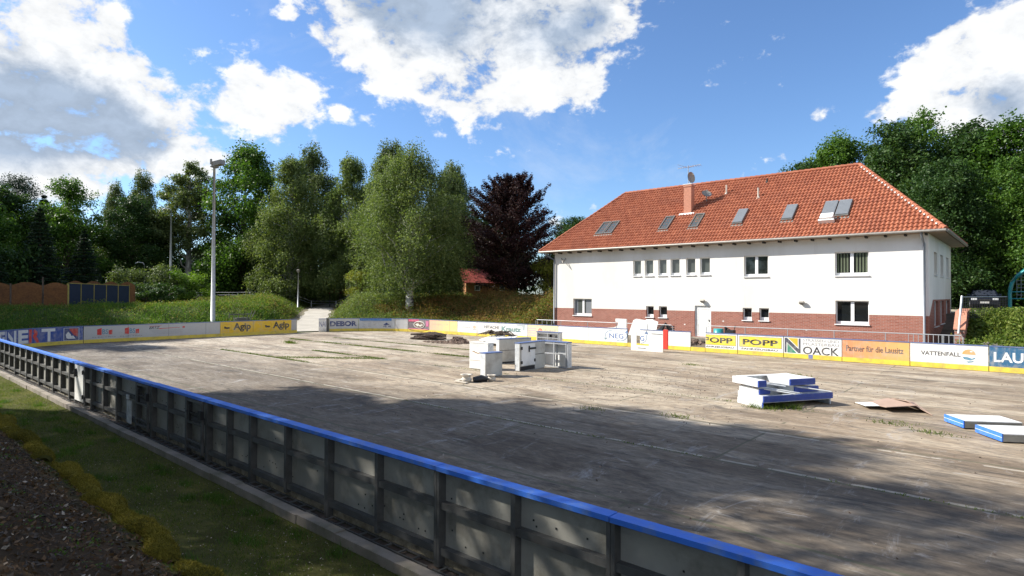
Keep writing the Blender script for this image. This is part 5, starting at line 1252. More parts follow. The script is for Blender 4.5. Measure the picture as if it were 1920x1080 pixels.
for k in range(6):
    a = P0+(P1-P0)*k/5; mb = MB(); mb.tube([(a[0]+.05, a[1]-.03, 1.7), (a[0]+.05, a[1]-.03, 3.82)], .035, 6); mb.build('post', 'fence_post', r_)
mb = MB(); mb.tube([(P0[0]+.04, P0[1], 3.83), (P1[0]+.04, P1[1], 3.73)], .03, 6); mb.build('rail', 'fence_post', r_)
r_ = root('wooden_fence', (-58.5, 15, 2.1), 'scalloped brown fence peeping over the dark mesh fence', 'fence')
for k in range(4):
    y0, y1 = 12.2+k*1.35, 13.5+k*1.35; xx = -57.5-k*.5; mb = MB(); n = 10
    mb.prism([(xx, y0, 2.2), (xx-.3, y1, 2.2)]+[(xx-.3+.3*j/n, y1+(y0-y1)*j/n, 3.78+.30*math.sin(PI*j/n)) for j in range(n+1)], (-.03, 0, 0)); mb.build('panel', 'fence_wood', r_)
# low post and wire fence beyond the path
r_ = root('wire_fence', (-76, 38, 2), 'low wire fence with short posts along the far edge of the meadow', 'fence'); mb = MB()
pw = [np.array((-86+2.6*i, 29+2.0*i)) for i in range(9)]
for p in pw: z = float(H(p[0], p[1])); mb.tube([(p[0], p[1], z-.2), (p[0], p[1], z+.95)], .06, 6)
mb.build('posts', 'steel_light', r_); mb = MB()
for dz in (.55, .88): mb.tube([(p[0], p[1], float(H(p[0], p[1]))+dz) for p in pw], .018, 4)
mb.build('wires', 'steel_light', r_)
# stay cables on the left bank
for k, (a, e) in enumerate((((-53.3, 7.4, 2.2), (-46, 6.2, .2)), ((-54.0, 11.4, 2.4), (-46.0, 10.2, .25)))):
    mb = MB(); mb.tube([a, e], .014, 4); o = mb.build("stay_cable", "steel"); tag(o, ('thin stay cable crossing the shaded bank at the left frame edge', 'thin stay cable running down from the fence corner')[k], 'cable')

# shed
SX, SY = -46.5, 45.6
r_ = root('garden_shed', (-44.6, 48, 2.5), 'wooden plank shed with a red roof under the copper beech', 'shed')
da = np.array((2.6, 5.0)); da = da/np.linalg.norm(da); dn = np.array((-da[1], da[0]))
def SH(u, v_, z): return (SX+da[0]*u+dn[0]*v_, SY+da[1]*u+dn[1]*v_, 2.45+z)
def HS(x0, x1, y0, y1, z0, z1, mb): mb.box(x0, x1, y0, y1, z0, z1, T=lambda a, b2, c: SH(a, b2, c))
mb = MB(); HS(0, 5.6, 0, 3.2, -.4, 2.05, mb); mb.prism([SH(0, 0, 2.05), SH(0, 3.2, 2.05), SH(0, 1.6, 3.3)], tuple(np.array(SH(5.6, 0, 0))-np.array(SH(0, 0, 0)))); mb.build('wall', 'shed_wood', r_)
mb = MB()
mb.prism([SH(-.4, -.5, 1.85), SH(6.0, -.5, 1.85), SH(6.0, 1.6, 3.45), SH(-.4, 1.6, 3.45)], (0, 0, .09)); mb.prism([SH(-.4, 3.7, 1.85), SH(-.4, 1.6, 3.45), SH(6.0, 1.6, 3.45), SH(6.0, 3.7, 1.85)], (0, 0, .09)); mb.build('roof', 'shed_roof', r_)
for u0, u1 in ((1.0, 1.6), (3.9, 4.5)):
    mb = MB(); HS(u0, u1, -.06, -.003, 1.05, 1.65, mb); wd_ = mb.build('window', 'window_frame', r_); mb = MB(); HS(u0+.07, u1-.07, -.07, -.0605, 1.12, 1.58, mb); mb.build('pane', 'glass_soft', wd_)
# two little picnic roofs beyond the path
for k, (x, y, lab) in enumerate(((-70.5, 45.5, 'small brown roofed picnic shelter, left one under the weeping birch'), (-66.5, 46.0, 'small brown roofed picnic shelter, right one beside the round shrub'))):
    z = float(H(x, y)); r_ = root('picnic_shelter', (x, y, z), lab, 'shelter'); mb = MB()
    mb.prism([(x-1.5, y-1.2, z+1.75), (x+1.5, y-1.2, z+1.75), (x, y-1.2, z+2.5)], (0, 2.6, 0)); mb.build('roof', 'shed_roof' if k == 0 else 'bark_brown', r_)
    for dx in (-1.2, 1.2):
        for dy in (-1, 1.1): mb = MB(); mb.tube([(x+dx, y+dy, z-.1), (x+dx, y+dy, z+1.8)], .08, 6); mb.build('post', 'bark_brown', r_)
    mb = MB(); mb.box(x-.9, x+.9, y-.4, y+.4, z+.7, z+.77); mb.box(x-.9, x+.9, y-.8, y-.55, z+.4, z+.45); mb.tube([(x-.7, y, z), (x-.7, y, z+.7)], .06, 6); mb.tube([(x+.7, y, z), (x+.7, y, z+.7)], .06, 6); mb.build('table', 'bark_brown', r_)

# car behind the ivy bank, front towards the viewer
def car(x, y, z, rz, label):
    r_ = root('parked_car', (x, y, z), label, 'car'); ca, sa = math.cos(rz), math.sin(rz)
    T = lambda a, b2, c: (x+a*ca-b2*sa, y+a*sa+b2*ca, z+c)
    # side profile in (length, height), extruded across the width with a narrower roof
    prof_ = [(-2.1, .35), (-2.15, .62), (-2.0, .86), (-1.05, .98), (-.35, 1.42), (1.2, 1.45), (1.85, 1.02), (2.12, .95), (2.15, .4)]
    mb = MB()
    L_ = [T(a, -.86+(.17 if h > 1.3 else .0), h) for a, h in prof_]; R_ = [T(a, .86-(.17 if h > 1.3 else .0), h) for a, h in prof_]
    mb.poly(L_[::-1]); mb.poly(R_)
    for i in range(len(prof_)):
        j = (i+1) % len(prof_); mb.poly([L_[i], L_[j], R_[j], R_[i]])
    mb.build('body', 'car_paint', r_)
    mb = MB(); mb.poly([T(-1.02, -.74, 1.01), T(-1.02, .74, 1.01), T(-.40, .62, 1.40), T(-.40, -.62, 1.40)][::-1]); mb.poly([T(-1.045, -.74, 1.0), T(-1.045, .74, 1.0), T(-.425, .62, 1.405), T(-.425, -.62, 1.405)][::-1]); mb.build('windscreen', 'car_glass', r_)
    mb = MB(); mb.box(-2.19, -2.155, -.38, .38, .60, .74, T=T); mb.build('grille', 'black', r_)
    mb = MB(); mb.box(-2.20, -2.19, -.26, .26, .42, .53, T=T); mb.build('number_plate', 'white_plastic', r_)
    for s_ in (-1, 1):
        mb = MB(); mb.box(-2.185, -2.10, s_*.62-.17, s_*.62+.17, .64, .80, T=T); mb.build('headlight', 'headlight', r_)
        for a in (-1.35, 1.3):
            mb = MB(); mb.tube([T(a, s_*.68, .32), T(a, s_*.88, .32)], .32, 16); wh = mb.build('wheel', 'tyre', r_)
            mb = MB(); mb.tube([T(a, s_*.881, .32), T(a, s_*.895, .32)], .19, 10); mb.build('rim', 'steel_light', wh)
        mb = MB(); mb.box(-.75, -.60, s_*.95-.09, s_*.95+.09, .98, 1.12, T=T); mb.build('mirror', 'car_paint', r_)
car(-2.75, 58.6, 2.2, math.radians(94), 'dark blue car parked facing the viewer behind the ivy bank')
# teal climbing dome at the right edge
r_ = root('climbing_dome', (0.3, 46.5, 2.05), 'teal arched climbing frame at the right edge of the view', 'climbing frame')
cxd, cyd, Rd = 1.80, 46.5, 2.75
for k, dy in enumerate((-1.1, -.3, .5, 1.3)):
    mb = MB(); pts = [(cxd-Rd*math.cos(t), cyd+dy, 2.0+1.4+1.9*math.sin(t)) for t in np.linspace(0, PI, 13)]
    pts = [(cxd-Rd, cyd+dy, 1.9)]+pts+[(cxd+Rd, cyd+dy, 1.9)]
    mb.tube(pts, .07, 8); mb.build('arch', 'teal_paint', r_)
mb = MB(); ts = np.linspace(.05, PI-.05, 14)
for t0, t1 in zip(ts[:-1], ts[1:]):
    q = lambda t, dy, rr: (cxd-rr*math.cos(t), cyd+dy, 3.4+(rr-.85)*math.sin(t))
    mb.prism([q(t0, -1.1, Rd+.08), q(t1, -1.1, Rd+.08), q(t1, .5, Rd+.08), q(t0, .5, Rd+.08)], (0, 0, .03))
mb.build('canopy', 'teal_paint', r_)
mb = MB()
for z in (2.5, 3.0, 3.4): mb.tube([(cxd-Rd, cyd-1.1, z), (cxd-Rd, cyd+1.3, z)], .03, 6); mb.tube([(cxd-Rd, cyd-1.1, z), (cxd+Rd, cyd-1.1, z)], .03, 6)
mb.build('rung', 'teal_paint', r_)
mb = MB()
for i in range(14): mb.tube([(cxd-Rd+.3+i*.2, cyd+1.3, 3.0), (cxd-Rd+.3+i*.2, cyd+1.3, 4.6)], .012, 4)
for i in range(8): mb.tube([(cxd-Rd+.3, cyd+1.3, 3.0+i*.22), (cxd+Rd-.3, cyd+1.3, 3.0+i*.22)], .012, 4)
mb.build('net', 'steel_light', r_)

# ------------------------------------------------------------------ trees
oakA = make_tree('oak_tree', 'broad', 20, 5.4, 1, 'leaf_oak', 'bark_brown', 56000, .30, .10)
oakB = make_tree('maple_tree', 'broad', 20, 5.6, 2, 'leaf_dark', 'bark_brown', 56000, .29, .06)
oakC = make_tree('linden_tree', 'broad', 17, 5.2, 12, 'leaf_oak', 'bark_brown', 46000, .28, .04)
birA = make_tree('birch_tree', 'birch', 16, 5.2, 3, 'leaf_birch', 'bark_birch', 120000, .15, .25)
birB = make_tree('birch_tree', 'birch', 20, 5.0, 4, 'leaf_birch', 'bark_birch', 90000, .20, .10)
birC = make_tree('birch_tree', 'birch', 22, 5.4, 5, 'leaf_poplar', 'bark_birch', 80000, .22, .08)
pop = make_tree('poplar_tree', 'poplar', 21, 4.6, 6, 'leaf_poplar', 'bark_white', 42000, .27, .36)
nearA = make_tree('oak_tree', 'broad', 19, 5.4, 31, 'leaf_oak', 'bark_brown', 8500, .30, .16)
nearB = make_tree('oak_tree', 'broad', 19, 5.2, 32, 'leaf_oak', 'bark_brown', 7800, .30, .20)
high = make_tree('oak_tree', 'high', 25, 4.6, 17, 'leaf_oak', 'bark_brown', 26000, .32, .62)
spr = make_tree('spruce_tree', 'spruce', 20, 3.2, 7, 'leaf_pine', 'bark_brown', 24000, .36, .12)
pin = make_tree('pine_tree', 'pine', 21, 3.4, 8, 'leaf_pine', 'bark_brown', 16000, .34, .45)
cop = make_tree('copper_beech', 'beech', 14.2, 5.1, 9, 'leaf_beech', 'bark_brown', 80000, .17, .05)
busA = make_tree('shrub', 'bush', 3.6, 2.3, 10, 'leaf_lime', 'bark_brown', 9000, .17, cat='shrub')
busB = make_tree('shrub', 'bush', 3.6, 2.5, 13, 'leaf_poplar', 'bark_brown', 10000, .16, cat='shrub')
busC = make_tree('shrub', 'bush', 3.6, 2.4, 14, 'leaf_yellow', 'bark_brown', 8000, .16, cat='shrub')
busD = make_tree('shrub', 'bush', 3.6, 2.5, 15, 'leaf_dark', 'bark_brown', 9000, .18, cat='shrub')
blp = make_tree('small_pine', 'spruce', 4.4, 2.3, 16, 'leaf_blue', 'bark_brown', 11000, .20, .05)

# middle group
place(birA, -43.3, 35.2, 1.0, rz=.4, label='large foreground birch with a black and white trunk in front of the weeds')
place(birB, -74.6, 40.2, .98, sz=.98, rz=1, label='olive birch with a tall bare trunk right of the dark oak')
place(birC, -82.3, 48.4, 1.1, sz=1.10, rz=2, label='tallest dark grey green birch behind the olive one')
place(birB, -67.9, 45.2, 1.0, sz=1.0, rz=3.3, label='weeping birch with long hanging strands in the middle of the group')
place(birC, -72.0, 54.6, 1.1, sz=1.10, rz=4.2, label='dark drooping birch between the weeping birch and the large foreground birch')
place(birB, -61.6, 46.2, 1.0, sz=.92, rz=5.6, label='olive birch close behind the left side of the large foreground birch')
place(birC, -55.5, 51.5, .85, sz=.80, rz=5.2, label='dark drooping birch on the right edge of the group, next to the copper beech')
place(birC, -52.0, 48.5, .8, sz=.70, rz=.9, label='dark birch directly behind the large foreground birch')
place(oakA, -84.5, 38.6, 1.05, sz=1.10, rz=.3, label='tall bright green oak with a dark straight trunk left of the birches')
place(pop, -92.5, 34.2, 1.0, sz=.95, rz=.2, label='tall airy poplar with a white forked trunk left of the floodlight mast')
place(birC, -104.5, 32.0, .75, sz=.93, rz=1.4, label='slender birch with ragged hanging tops, left of the poplar')
place(birC, -102.0, 27.8, .6, sz=.80, rz=2.4, label='slimmer birch left of the ragged one')
place(oakB, -96.0, 27.8, .85, sz=.72, rz=3.1, label='dark rounded tree below the slender birches')
place(oakC, -97.0, 20.8, 1.0, sz=.94, rz=.5, label='broad round grey green linden left of the slender birches')
place(oakB, -99.5, 14.2, 1.0, sz=.74, rz=1.1, label='dark maple in front of the conifer tops at the left')
place(oakC, -93.5, 9.6, 1.1, sz=.86, rz=2.8, label='leftmost broadleaf tree, cut by the left frame edge')
place(pin, -121, 19.3, 1.0, sz=.92, rz=.1, label='pine top with a rounded cluster, highest above the left wood')
place(spr, -121, 22.6, 1.3, sz=.86, rz=.7, label='pointed spruce top right of the rounded pine top')
place(spr, -119, 25.4, 1.2, sz=.88, rz=1.7, label='second pointed spruce top, right of the first')
place(pin, -121, 16.0, .9, sz=.86, rz=2.7, label='pine top at the left frame edge')
place(spr, -116, 30.4, .8, sz=.86, rz=3.7, label='dark spruce tip between the round linden and the slender birch')
# low dark evergreens behind the brown fence
place(spr, -58.6, 7.4, .62, sz=.34, rz=.2, label='low dark conifer behind the brown fence, left one', name='small_conifer')
place(spr, -60.2, 11.0, .66, sz=.40, rz=1.2, label='low dark conifer behind the brown fence, taller middle one', name='small_conifer')
place(spr, -62.0, 14.4, .6, sz=.33, rz=2.2, label='low dark conifer behind the mesh fence', name='small_conifer')
place(busD, -61.5, 9.2, 1.2, sz=1.5, rz=.3, label='dark evergreen shrub between the low conifers')
place(busB, -63.5, 17.8, 1.3, sz=1.25, rz=.8, label='spreading grey green juniper right of the mesh fence', name='juniper', cat='juniper')
place(busB, -66.5, 20.6, 1.25, sz=1.15, rz=2.1, label='second spreading juniper, right of and behind the first', name='juniper', cat='juniper')
place(busD, -62.0, 19.8, .95, sz=.60, rz=2.9, label='low dark shrub below the junipers')
place(busA, -65.4, 24.2, .95, sz=1.0, rz=.1, label='bright lime green shrub left of the floodlight mast')
place(busD, -69.0, 23.2, 1.0, sz=.85, rz=.9, label='dark shrub behind the lime green shrub')
place(busA, -92.0, 37.5, 1.1, sz=1.5, rz=1.4, label='lime green young tree shining below the dark oak')
place(busA, -88.5, 44.5, 1.0, sz=1.1, rz=2.4, label='small lime shrub between the oak trunk and the olive birch')
place(busA, -79.5, 48.0, 1.1, sz=1.3, rz=3.4, label='lime foliage behind the lamp post at the path bend')
place(busC, -61.0, 42.6, 1.0, sz=1.0, rz=.6, label='round yellow green shrub left of the small blue pine')
place(blp, -48.6, 38.2, 1.0, sz=1.0, rz=.2, label='small blue green pine behind the foreground birch trunk')
place(busD, -54.0, 47.0, 1.4, sz=1.3, rz=1.1, label='dark shrub behind the small blue pine')
place(busD, -50.0, 47.5, 1.3, sz=1.2, rz=2.1, label='dark shrub left of the wooden shed')
# beech, its neighbours
place(cop, -38.8, 44.4, 1.12, sz=1.02, rz=.5, label='dark purple copper beech between the birches and the clubhouse')
place(busC, -34.6, 45.6, .9, sz=1.15, rz=.7, label='yellow green young tree between the copper beech and the clubhouse')
place(oakB, -46.0, 66.0, .8, sz=.55, rz=.7, label='low dark tree behind the shed and the copper beech')
place(busD, -36.5, 49.5, 1.3, sz=1.1, rz=2.7, label='dark shrub below the right side of the copper beech')
# wood behind the clubhouse at the right
RW = [(-18.8, 70.5, .80, .78, 'small tree top peeping over the roof ridge, leftmost of the right wood'), (-15.6, 73.0, .95, .93, 'dark tree over the roof, second from the left of the right wood'),
      (-11.0, 71.5, 1.0, .93, 'dark tree directly above the end of the roof ridge'), (-8.6, 75.5, .95, 1.02, 'highest tree of the right wood with a double top'), (-4.0, 73.5, 1.05, .90, 'broad tree above the right hip of the roof'),
      (-.8, 70.5, 1.05, .86, 'tree behind the parked car'), (3.2, 72.0, 1.0, .92, 'tree above the climbing frame'), (7.0, 70.0, 1.05, .88, 'tree cut by the right frame edge'), (11.0, 66.0, 1.0, .85, 'tree just beyond the right frame edge')]
for i, (x, y, s_, sz, lab) in enumerate(RW): place((oakB, oakA, oakB, oakC)[i % 4], x, y, s_, sz*(1.15 if i % 4 == 3 else 1), rz=i*1.3, label=lab)
for i, (x, y, s_, sz, lab) in enumerate([(-5.3, 61.5, .65, .62, 'smaller dark tree right behind the clubhouse corner'), (-1.2, 63.5, .7, .72, 'smaller dark tree behind the car and lane'), (3.2, 62.0, .75, .78, 'smaller green tree behind the teal climbing frame'), (7.5, 60, .8, .85, 'smaller green tree at the right frame edge')]):
    place((oakB, oakC)[i % 2], x, y, s_, sz, rz=i*2.1+.4, label=lab)
place(busC, 1.6, 49.5, .8, sz=1.0, rz=.3, z=3.8, label='yellowing leaf spray hanging above the teal climbing frame')
place(busD, -5.4, 63.5, 1.2, sz=1.0, rz=.3, label='dark undergrowth shrub behind the lane'); place(busD, -.6, 64.0, 1.2, sz=1.0, rz=1.3, label='dark undergrowth shrub behind the parked car')
place(busD, 5.0, 58.5, 1.2, sz=1.0, rz=2.3, label='dark undergrowth shrub behind the climbing frame')

# trees on the near bank, behind the viewer: they throw the shade over boards and floor
NT = [(-36.5, -6.0, .85, .92), (-31.0, -4.4, .95, .94), (-24.0, -3.8, .95, 1.18), (-16.5, -4.2, 1.0, 1.27), (-9.5, -5.2, .95, 1.34), (-3.0, -9.0, 1.0, 1.50),
      (-33, -11.0, 1.1, 1.2), (-24.0, -11.5, 1.1, 1.25), (-15.0, -12.0, 1.1, 1.2), (-9.0, -13.5, 1.1, 1.3)]
for i, (x, y, s_, sz) in enumerate(NT):
    place((nearA, nearB)[i % 2] if i > 1 else high, x, y, s_*.9 if i > 1 else s_, sz*(.98 if i > 1 else 1.0), rz=i*.9, label='tall oak on the near bank outside the view, one of a shading row', group='row of tall trees on the near bank outside the view')
for i, (x, y) in enumerate(((-64.5, .5), (-71.0, 2.5), (-60.0, -2.5), (-66.5, -3.0), (-76.0, 3.5))):
    place(oakC, x, y, .95, 1.12, rz=i, label='linden outside the left frame edge shading the brown fence', group='lindens outside the left frame edge')
for pr in (oakA, oakB, oakC, birA, birB, birC, pop, spr, pin, cop, busA, busB, busC, busD, blp):
    assert pr.name in used or True

# far wood: one mass closing the horizon
rsw = np.random.RandomState(5); CL = []
def woodrow(xs, yf, hlo, hhi, n, seed):
    r = np.random.RandomState(seed); out = []
    for x in xs:
        y = yf(x)+r.uniform(-3, 3); h = r.uniform(hlo, hhi); z0 = float(H(x, y))
        for k in range(7):
            a = r.uniform(0, 2*PI); rr = r.uniform(0, 3.2); c = np.array([x+rr*math.cos(a), y+rr*math.sin(a), z0+h*r.uniform(.12, .86)]); rl = r.uniform(1.8, 3.2)
            d = r.normal(size=(n, 3)); d /= np.linalg.norm(d, axis=1)[:, None]
            P_ = c+d*rl*r.uniform(.5, 1.05, (n, 1))*np.array([1, 1, .85])+r.normal(size=(n, 3))*.25; out.append((P_, d))
    return out
W_ = woodrow(np.arange(-140, -52, 3.1), lambda x: 62+(x+52)*-.0+(0 if x > -100 else (x+100)*.9), 9, 15, 260, 4)
W_ += woodrow(np.arange(-150, -105, 3.0), lambda x: 14+(x+105)*-.75, 9, 14, 260, 9)
W_ += woodrow(np.arange(-122, -98, 2.6), lambda x: 45+(x+110)*.3, 8, 14, 240, 10)
W_ += woodrow(np.arange(-52, -26, 3.0), lambda x: 78., 8, 10, 200, 11)
W_ += woodrow(np.arange(-24, 24, 3.0), lambda x: 84., 12, 16, 200, 12)
P_ = np.concatenate([a for a, b2 in W_]); nb = np.concatenate([b2 for a, b2 in W_])
V, F = leaf_quads(P_, rsw.uniform(.3, .75, len(P_)), rsw, nb*.8+np.array([0, 0, .4]), .65)
o = npmesh('far_wood', V, F, 'leaf_dark'); tag(o, 'dark mass of far trees closing the view behind the nearer ones', 'wood', None, 'stuff')

# ------------------------------------------------------------------ ground cover
def inpoly_rand(n, x0, x1, y0, y1, rs, cond):
    x = rs.uniform(x0, x1, n); y = rs.uniform(y0, y1, n); k = cond(x, y); return x[k], y[k]
def path_clear(x, y, m_=2.0): return dpath(x, y)[0] > m_
rg = np.random.RandomState(21)
outL = lambda x, y: (np.hypot(np.minimum(x-(XE+6.5), 0), y-np.clip(y, YN+6.5, YF-6.5)) > 7.3) & path_clear(x, y)
# left bank: tall grass
x, y = inpoly_rand(60000, -58, -44.2, 5, 29, rg, lambda x, y: outL(x, y) & (rg.uniform(0, 1, len(x)) < np.clip(.55+.6*np.sin(x*1.1+y*.7)*np.cos(y*.8-x*.4), .12, 1)))
P_ = np.stack([x, y, H(x, y)-.03], 1); hh = rg.uniform(.12, .38, len(x))*(1+.5*np.sin(x*1.3)*np.cos(y*.9))
V, F = blades(P_, hh, rg.uniform(.03, .06, len(x)), rg, .4); o = npmesh('tall_grass', V, F, 'tall_grass'); tag(o, 'tall bright grass on the bank behind the left boards', 'grass', None, 'stuff')
# meadow farther back
x, y = inpoly_rand(60000, -92, -56, 8, 58, rg, lambda x, y: path_clear(x, y, 1.9))
P_ = np.stack([x, y, H(x, y)-.03], 1)
V, F = blades(P_, rg.uniform(.10, .35, len(x)), rg.uniform(.05, .11, len(x)), rg, .45); o = npmesh('meadow_grass', V, F, 'grass_blade'); tag(o, 'short meadow grass on both sides of the far path', 'grass', None, 'stuff')
# mounds of brambles along the meadow edge
def weeds(name, x0, x1, y0, y1, ncl, per, hmax, mat, label, seed, cond, size=.13, patch=None):
    r = np.random.RandomState(seed); x, y = inpoly_rand(ncl, x0, x1, y0, y1, r, cond); z = H(x, y)
    hh = hmax*(.35+.65*r.uniform(0, 1, len(x)))*(1+.45*np.sin(x*.8+seed)*np.cos(y*.7))
    rp = np.repeat(np.arange(len(x)), per); t = r.uniform(0, 1, len(rp))
    P_ = np.stack([x[rp]+r.normal(size=len(rp))*.22, y[rp]+r.normal(size=len(rp))*.22, z[rp]+hh[rp]*t], 1)
    V, F = leaf_quads(P_, size*r.uniform(.6, 1.4, len(rp)), r, np.tile([0, -.1, .6], (len(rp), 1)), .5)
    o = npmesh(name, V, F, mat); return tag(o, label, 'weeds', None, 'stuff')
farb = lambda x, y: outL(x, y) & (y > 24+0*x)
weeds('weeds', -60, -29.2, 27.5, 46, 6500, 14, .62, 'leaf_weed', 'green and brown weeds covering the bank behind the far boards', 2, lambda x, y: farb(x, y) & ((y > 32.3) | (x < -44)))
weeds('dry_shrubs', -46, -28.9, 33.0, 43, 3400, 16, .95, 'leaf_rust', 'rusty brown dry shrubs on the bank left of the clubhouse', 3, lambda x, y: farb(x, y) & (y > 32.8) & (x > -47+.5*(y-33)))
weeds('green_shrubs', -40, -28.7, 32.3, 34.4, 1100, 16, .9, 'leaf_weed', 'green weeds directly behind the far boards left of the railing', 5, farb, .14)
weeds('tall_weeds', -52, -40, 31.0, 37, 1100, 18, 1.15, 'leaf_birch', 'tall pale green weeds around the foot of the foreground birch', 6, farb, .12)
weeds('bank_weeds', -57, -44.8, 6, 24, 1500, 12, .42, 'leaf_weed', 'scattered broad weeds and dry stalks in the tall bank grass', 17, outL, .12)
weeds('brambles', -70, -50, 20, 33, 1700, 14, .5, 'leaf_weed', 'low bramble mounds between the path and the meadow', 7, lambda x, y: path_clear(x, y, 2.2), .14)
weeds('ivy_bank', -2.2, 9, 33.0, 37.8, 5200, 16, .55, 'leaf_ivy', 'dense yellow green ivy bank right of the brick wall', 8, lambda x, y: x > -2.25, .14)
weeds('hedge_weeds', -30, -28.4, 33.5, 48, 700, 14, 1.2, 'leaf_weed', 'overgrown green weeds against the left end of the clubhouse', 9, lambda x, y: x < -28.5, .14)
# near lawn
x, y = inpoly_rand(120000, -40, 1, 2.55, 4.45, rg, lambda x, y: rg.uniform(0, 1, len(x)) < np.clip(18/np.maximum(1, np.abs(x)+1)+.25, 0, 1)*np.clip(.75+.5*np.sin(x*2.1+y*3)*np.cos(x*.7-y*2), .15, 1))
P_ = np.stack([x, y, H(x, y)-.005], 1)
V, F = blades(P_, rg.uniform(.02, .055, len(x)), rg.uniform(.006, .012, len(x)), rg, .6); o = npmesh('lawn_grass', V, F, 'grass_blade'); tag(o, 'short worn grass strip between the kerb and the mossy edge', 'grass', None, 'stuff')
# tufts on the lawn
cxs = rg.uniform(-26, -3, 60); cys = rg.uniform(2.9, 4.3, 60); rp = np.repeat(np.arange(60), 120)
x = cxs[rp]+rg.normal(size=len(rp))*.10; y = cys[rp]+rg.normal(size=len(rp))*.07; P_ = np.stack([x, y, H(x, y)-.005], 1)
V, F = blades(P_, rg.uniform(.05, .13, len(x)), rg.uniform(.006, .011, len(x)), rg, .5); o = npmesh('grass_tufts', V, F, 'tall_grass'); tag(o, 'longer green tufts in the worn grass strip', 'grass', None, 'stuff')
# mossy edging: rounded broken lengths with a fur of moss
mb = MB(); x = -42.; k = 0
segs = []
edgy = lambda x: 2.72+.06*np.sin(x*1.9)+.045*np.sin(x*4.3+1)
edgz = lambda x: -.05+.035*np.sin(x*3.1+2)
edgr = lambda x: .14+.035*np.sin(x*5.3)+.02*np.sin(x*11.)
while x < -3.5:
    ln = rnd.uniform(.7, 1.5); gap = rnd.uniform(.08, .45) if rnd.random() < .4 else .02; segs.append((x, x+ln)); x += ln+gap
for (a, e) in segs:
    n = max(4, int((e-a)/.12)); pts = []; rr = []
    for i in range(n+1):
        t = i/n; pts.append((a+(e-a)*t, edgy(a+(e-a)*t)+rnd.uniform(-.015, .015), edgz(a+(e-a)*t))); rr.append(edgr(a+(e-a)*t)*(1 if 0 < i < n else .75))
    mb.tube(pts, rr, 12)
o = mb.build('edging_stones', 'moss', smooth=True); tag(o, 'row of moss covered rounded edging between grass and leaf litter', 'edging', None, 'stuff')
n = 90000; xi = -22+rg.uniform(0, 1, n)**.7*19; segm = np.zeros(n, bool)
for (a, e) in segs: segm |= (xi > a) & (xi < e)
xi = xi[segm]; n = len(xi); th = rg.uniform(-.2, PI+.2, n); r_r = edgr(xi)+np.abs(rg.normal(size=n))*.008
P_ = np.stack([xi, edgy(xi)+r_r*np.cos(th), edgz(xi)+r_r*np.sin(th)], 1)
V, F = blades(P_, rg.uniform(.012, .035, n), rg.uniform(.006, .012, n), rg, .8); o = npmesh('moss_fur', V, F, 'moss'); tag(o, 'soft yellow brown moss growing on the edging', 'moss', None, 'stuff')
# leaf litter on the near bank
n = 11000; x = -24+rg.uniform(0, 1, n)**.8*20; y = 2.66-np.abs(rg.normal(size=n))*1.6
P_ = np.stack([x, y, H(x, y)+.012], 1); V, F = leaf_quads(P_, rg.uniform(.03, .10, n), rg, np.tile([0, 0, .8], (n, 1)), .45)
mi = rg.choice([0, 1, 2], len(F), p=[.66, .28, .06]); o = npmesh('leaf_litter', V, F, ['leaf_brown', 'bark_brown', 'litter'], mi=mi); tag(o, 'dead leaves and bark bits on the shaded near bank', 'leaf litter', None, 'stuff')
n = 900; x = -22+rg.uniform(0, 1, n)*19; y = 2.6-np.abs(rg.normal(size=n))*1.3; mb = MB()
for i in range(260):
    a = rg.uniform(0, PI); l_ = rg.uniform(.08, .35); z = float(H(x[i], y[i]))+.02; mb.tube([(x[i], y[i], z), (x[i]+l_*math.cos(a)*.5, y[i]+l_*math.sin(a)*.5, z+.015), (x[i]+l_*math.cos(a), y[i]+l_*math.sin(a), float(H(x[i]+l_*math.cos(a), y[i]+l_*math.sin(a)))+.02)], [.004, .006, .003], 4)
o = mb.build('twigs', 'bark_brown'); tag(o, 'thin twigs lying in the leaf litter', 'twigs', None, 'stuff')
cxs = rg.uniform(-18, -5, 40); cys = 2.6-np.abs(rg.normal(size=40))*1.0; rp = np.repeat(np.arange(40), 26)
P_ = np.stack([cxs[rp]+rg.normal(size=len(rp))*.09, cys[rp]+rg.normal(size=len(rp))*.09, 0*rp], 1); P_[:, 2] = H(P_[:, 0], P_[:, 1])+rg.uniform(.01, .07, len(rp))
V, F = leaf_quads(P_, rg.uniform(.02, .045, len(rp)), rg, np.tile([0, 0, 1.4], (len(rp), 1)), .6); o = npmesh('seedlings', V, F, 'leaf_oak'); tag(o, 'small green seedlings in the leaf litter', 'seedlings', None, 'stuff')
# pale specks (petals, chips) on the lawn
n = 1500; x = -20+rg.uniform(0, 1, n)**.7*17; y = rg.uniform(2.9, 4.4, n); P_ = np.stack([x, y, H(x, y)+.02], 1)
V, F = leaf_quads(P_, rg.uniform(.008, .028, n), rg, np.tile([0, 0, 2.], (n, 1)), .6); o = npmesh('fallen_leaves', V, F, 'litter'); tag(o, 'pale fallen leaves scattered on the grass strip', 'fallen leaves', None, 'stuff')
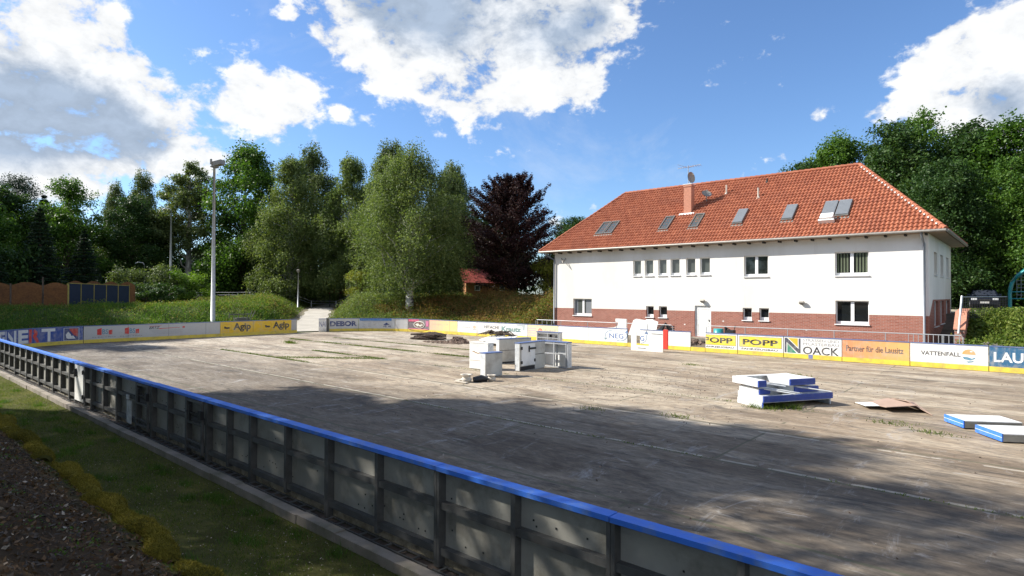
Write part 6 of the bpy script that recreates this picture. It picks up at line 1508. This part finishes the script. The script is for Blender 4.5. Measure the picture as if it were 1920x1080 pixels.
# weeds in the joints of the floor
XX = []; YY = []; HH = []
def joint(x0, x1, y0, n, hh=.08, w_=.05):
    t = rg.uniform(x0, x1, n); k = (np.sin(t*1.7+y0)+np.sin(t*.63+1)+rg.normal(size=len(t))*.7) > -.9; t = t[k]; XX.append(t); YY.append(y0+rg.normal(size=len(t))*w_); HH.append(rg.uniform(.3, 1, len(t))*hh)
joint(-38.5, -20, 20.85, 5200, .10, .06); joint(-37.5, -23, 23.6, 3200, .07, .05); joint(-29.8, -23.4, 17.5, 1500, .09, .06); joint(-34, -24, 14.3, 1600, .09, .05); joint(-20, -2, 17.55, 700, .06, .04); joint(-14, 0, 11.15, 500, .04, .03)
t = rg.uniform(0, 1, 1500); XX.append(-27.8+t*4.2+rg.normal(size=1500)*.25); YY.append(14.5+t*3.0+rg.normal(size=1500)*.12); HH.append(rg.uniform(.3, 1, 1500)*.09)
for cxx, cyy_, n, hh in ((-35.6, 19.2, 260, .20), (-34.9, 19.0, 200, .16), (-9.1, 13.7, 60, .12), (-6.9, 14.4, 90, .10), (-5.6, 17.1, 260, .16), (-5.1, 17.6, 200, .2), (-2.6, 17.1, 80, .10), (-1.7, 16.6, 90, .10), (-6.8, 24.6, 120, .18), (-11.5, 25.4, 90, .12)):
    XX.append(cxx+rg.normal(size=n)*.22); YY.append(cyy_+rg.normal(size=n)*.12); HH.append(rg.uniform(.3, 1, n)*hh)
x = np.concatenate(XX); y = np.concatenate(YY); hh = np.concatenate(HH); P_ = np.stack([x, y, 0*x], 1)
V, F = blades(P_, hh, np.full(len(x), .02), rg, .7); o = npmesh('joint_weeds', V, F, 'grass_blade'); tag(o, 'weeds and moss growing in the joints of the rink floor', 'weeds', None, 'stuff')
# grit and bits on the floor
n = 5200; x = -38+rg.uniform(0, 1, n)*40; y = 5.2+rg.uniform(0, 1, n)*26
cl = rg.uniform(0, 1, n) < .5; x[cl] = -10+rg.normal(size=cl.sum())*3.2; y[cl] = 20+rg.normal(size=cl.sum())*3
P_ = np.stack([x, y, 0*x+.012], 1); k = (x > -42) & (y > 5.2) & (y < 31); P_ = P_[k]
V, F = leaf_quads(P_, rg.uniform(.015, .06, len(P_)), rg, np.tile([0, 0, 1.8], (len(P_), 1)), .6)
o = npmesh('floor_grit', V, F, ['rubble', 'litter', 'bark_brown'], mi=rg.choice([0, 1, 2], len(F), p=[.5, .15, .35])); tag(o, 'grit, dead leaves and splinters on the rink floor', 'grit', None, 'stuff')
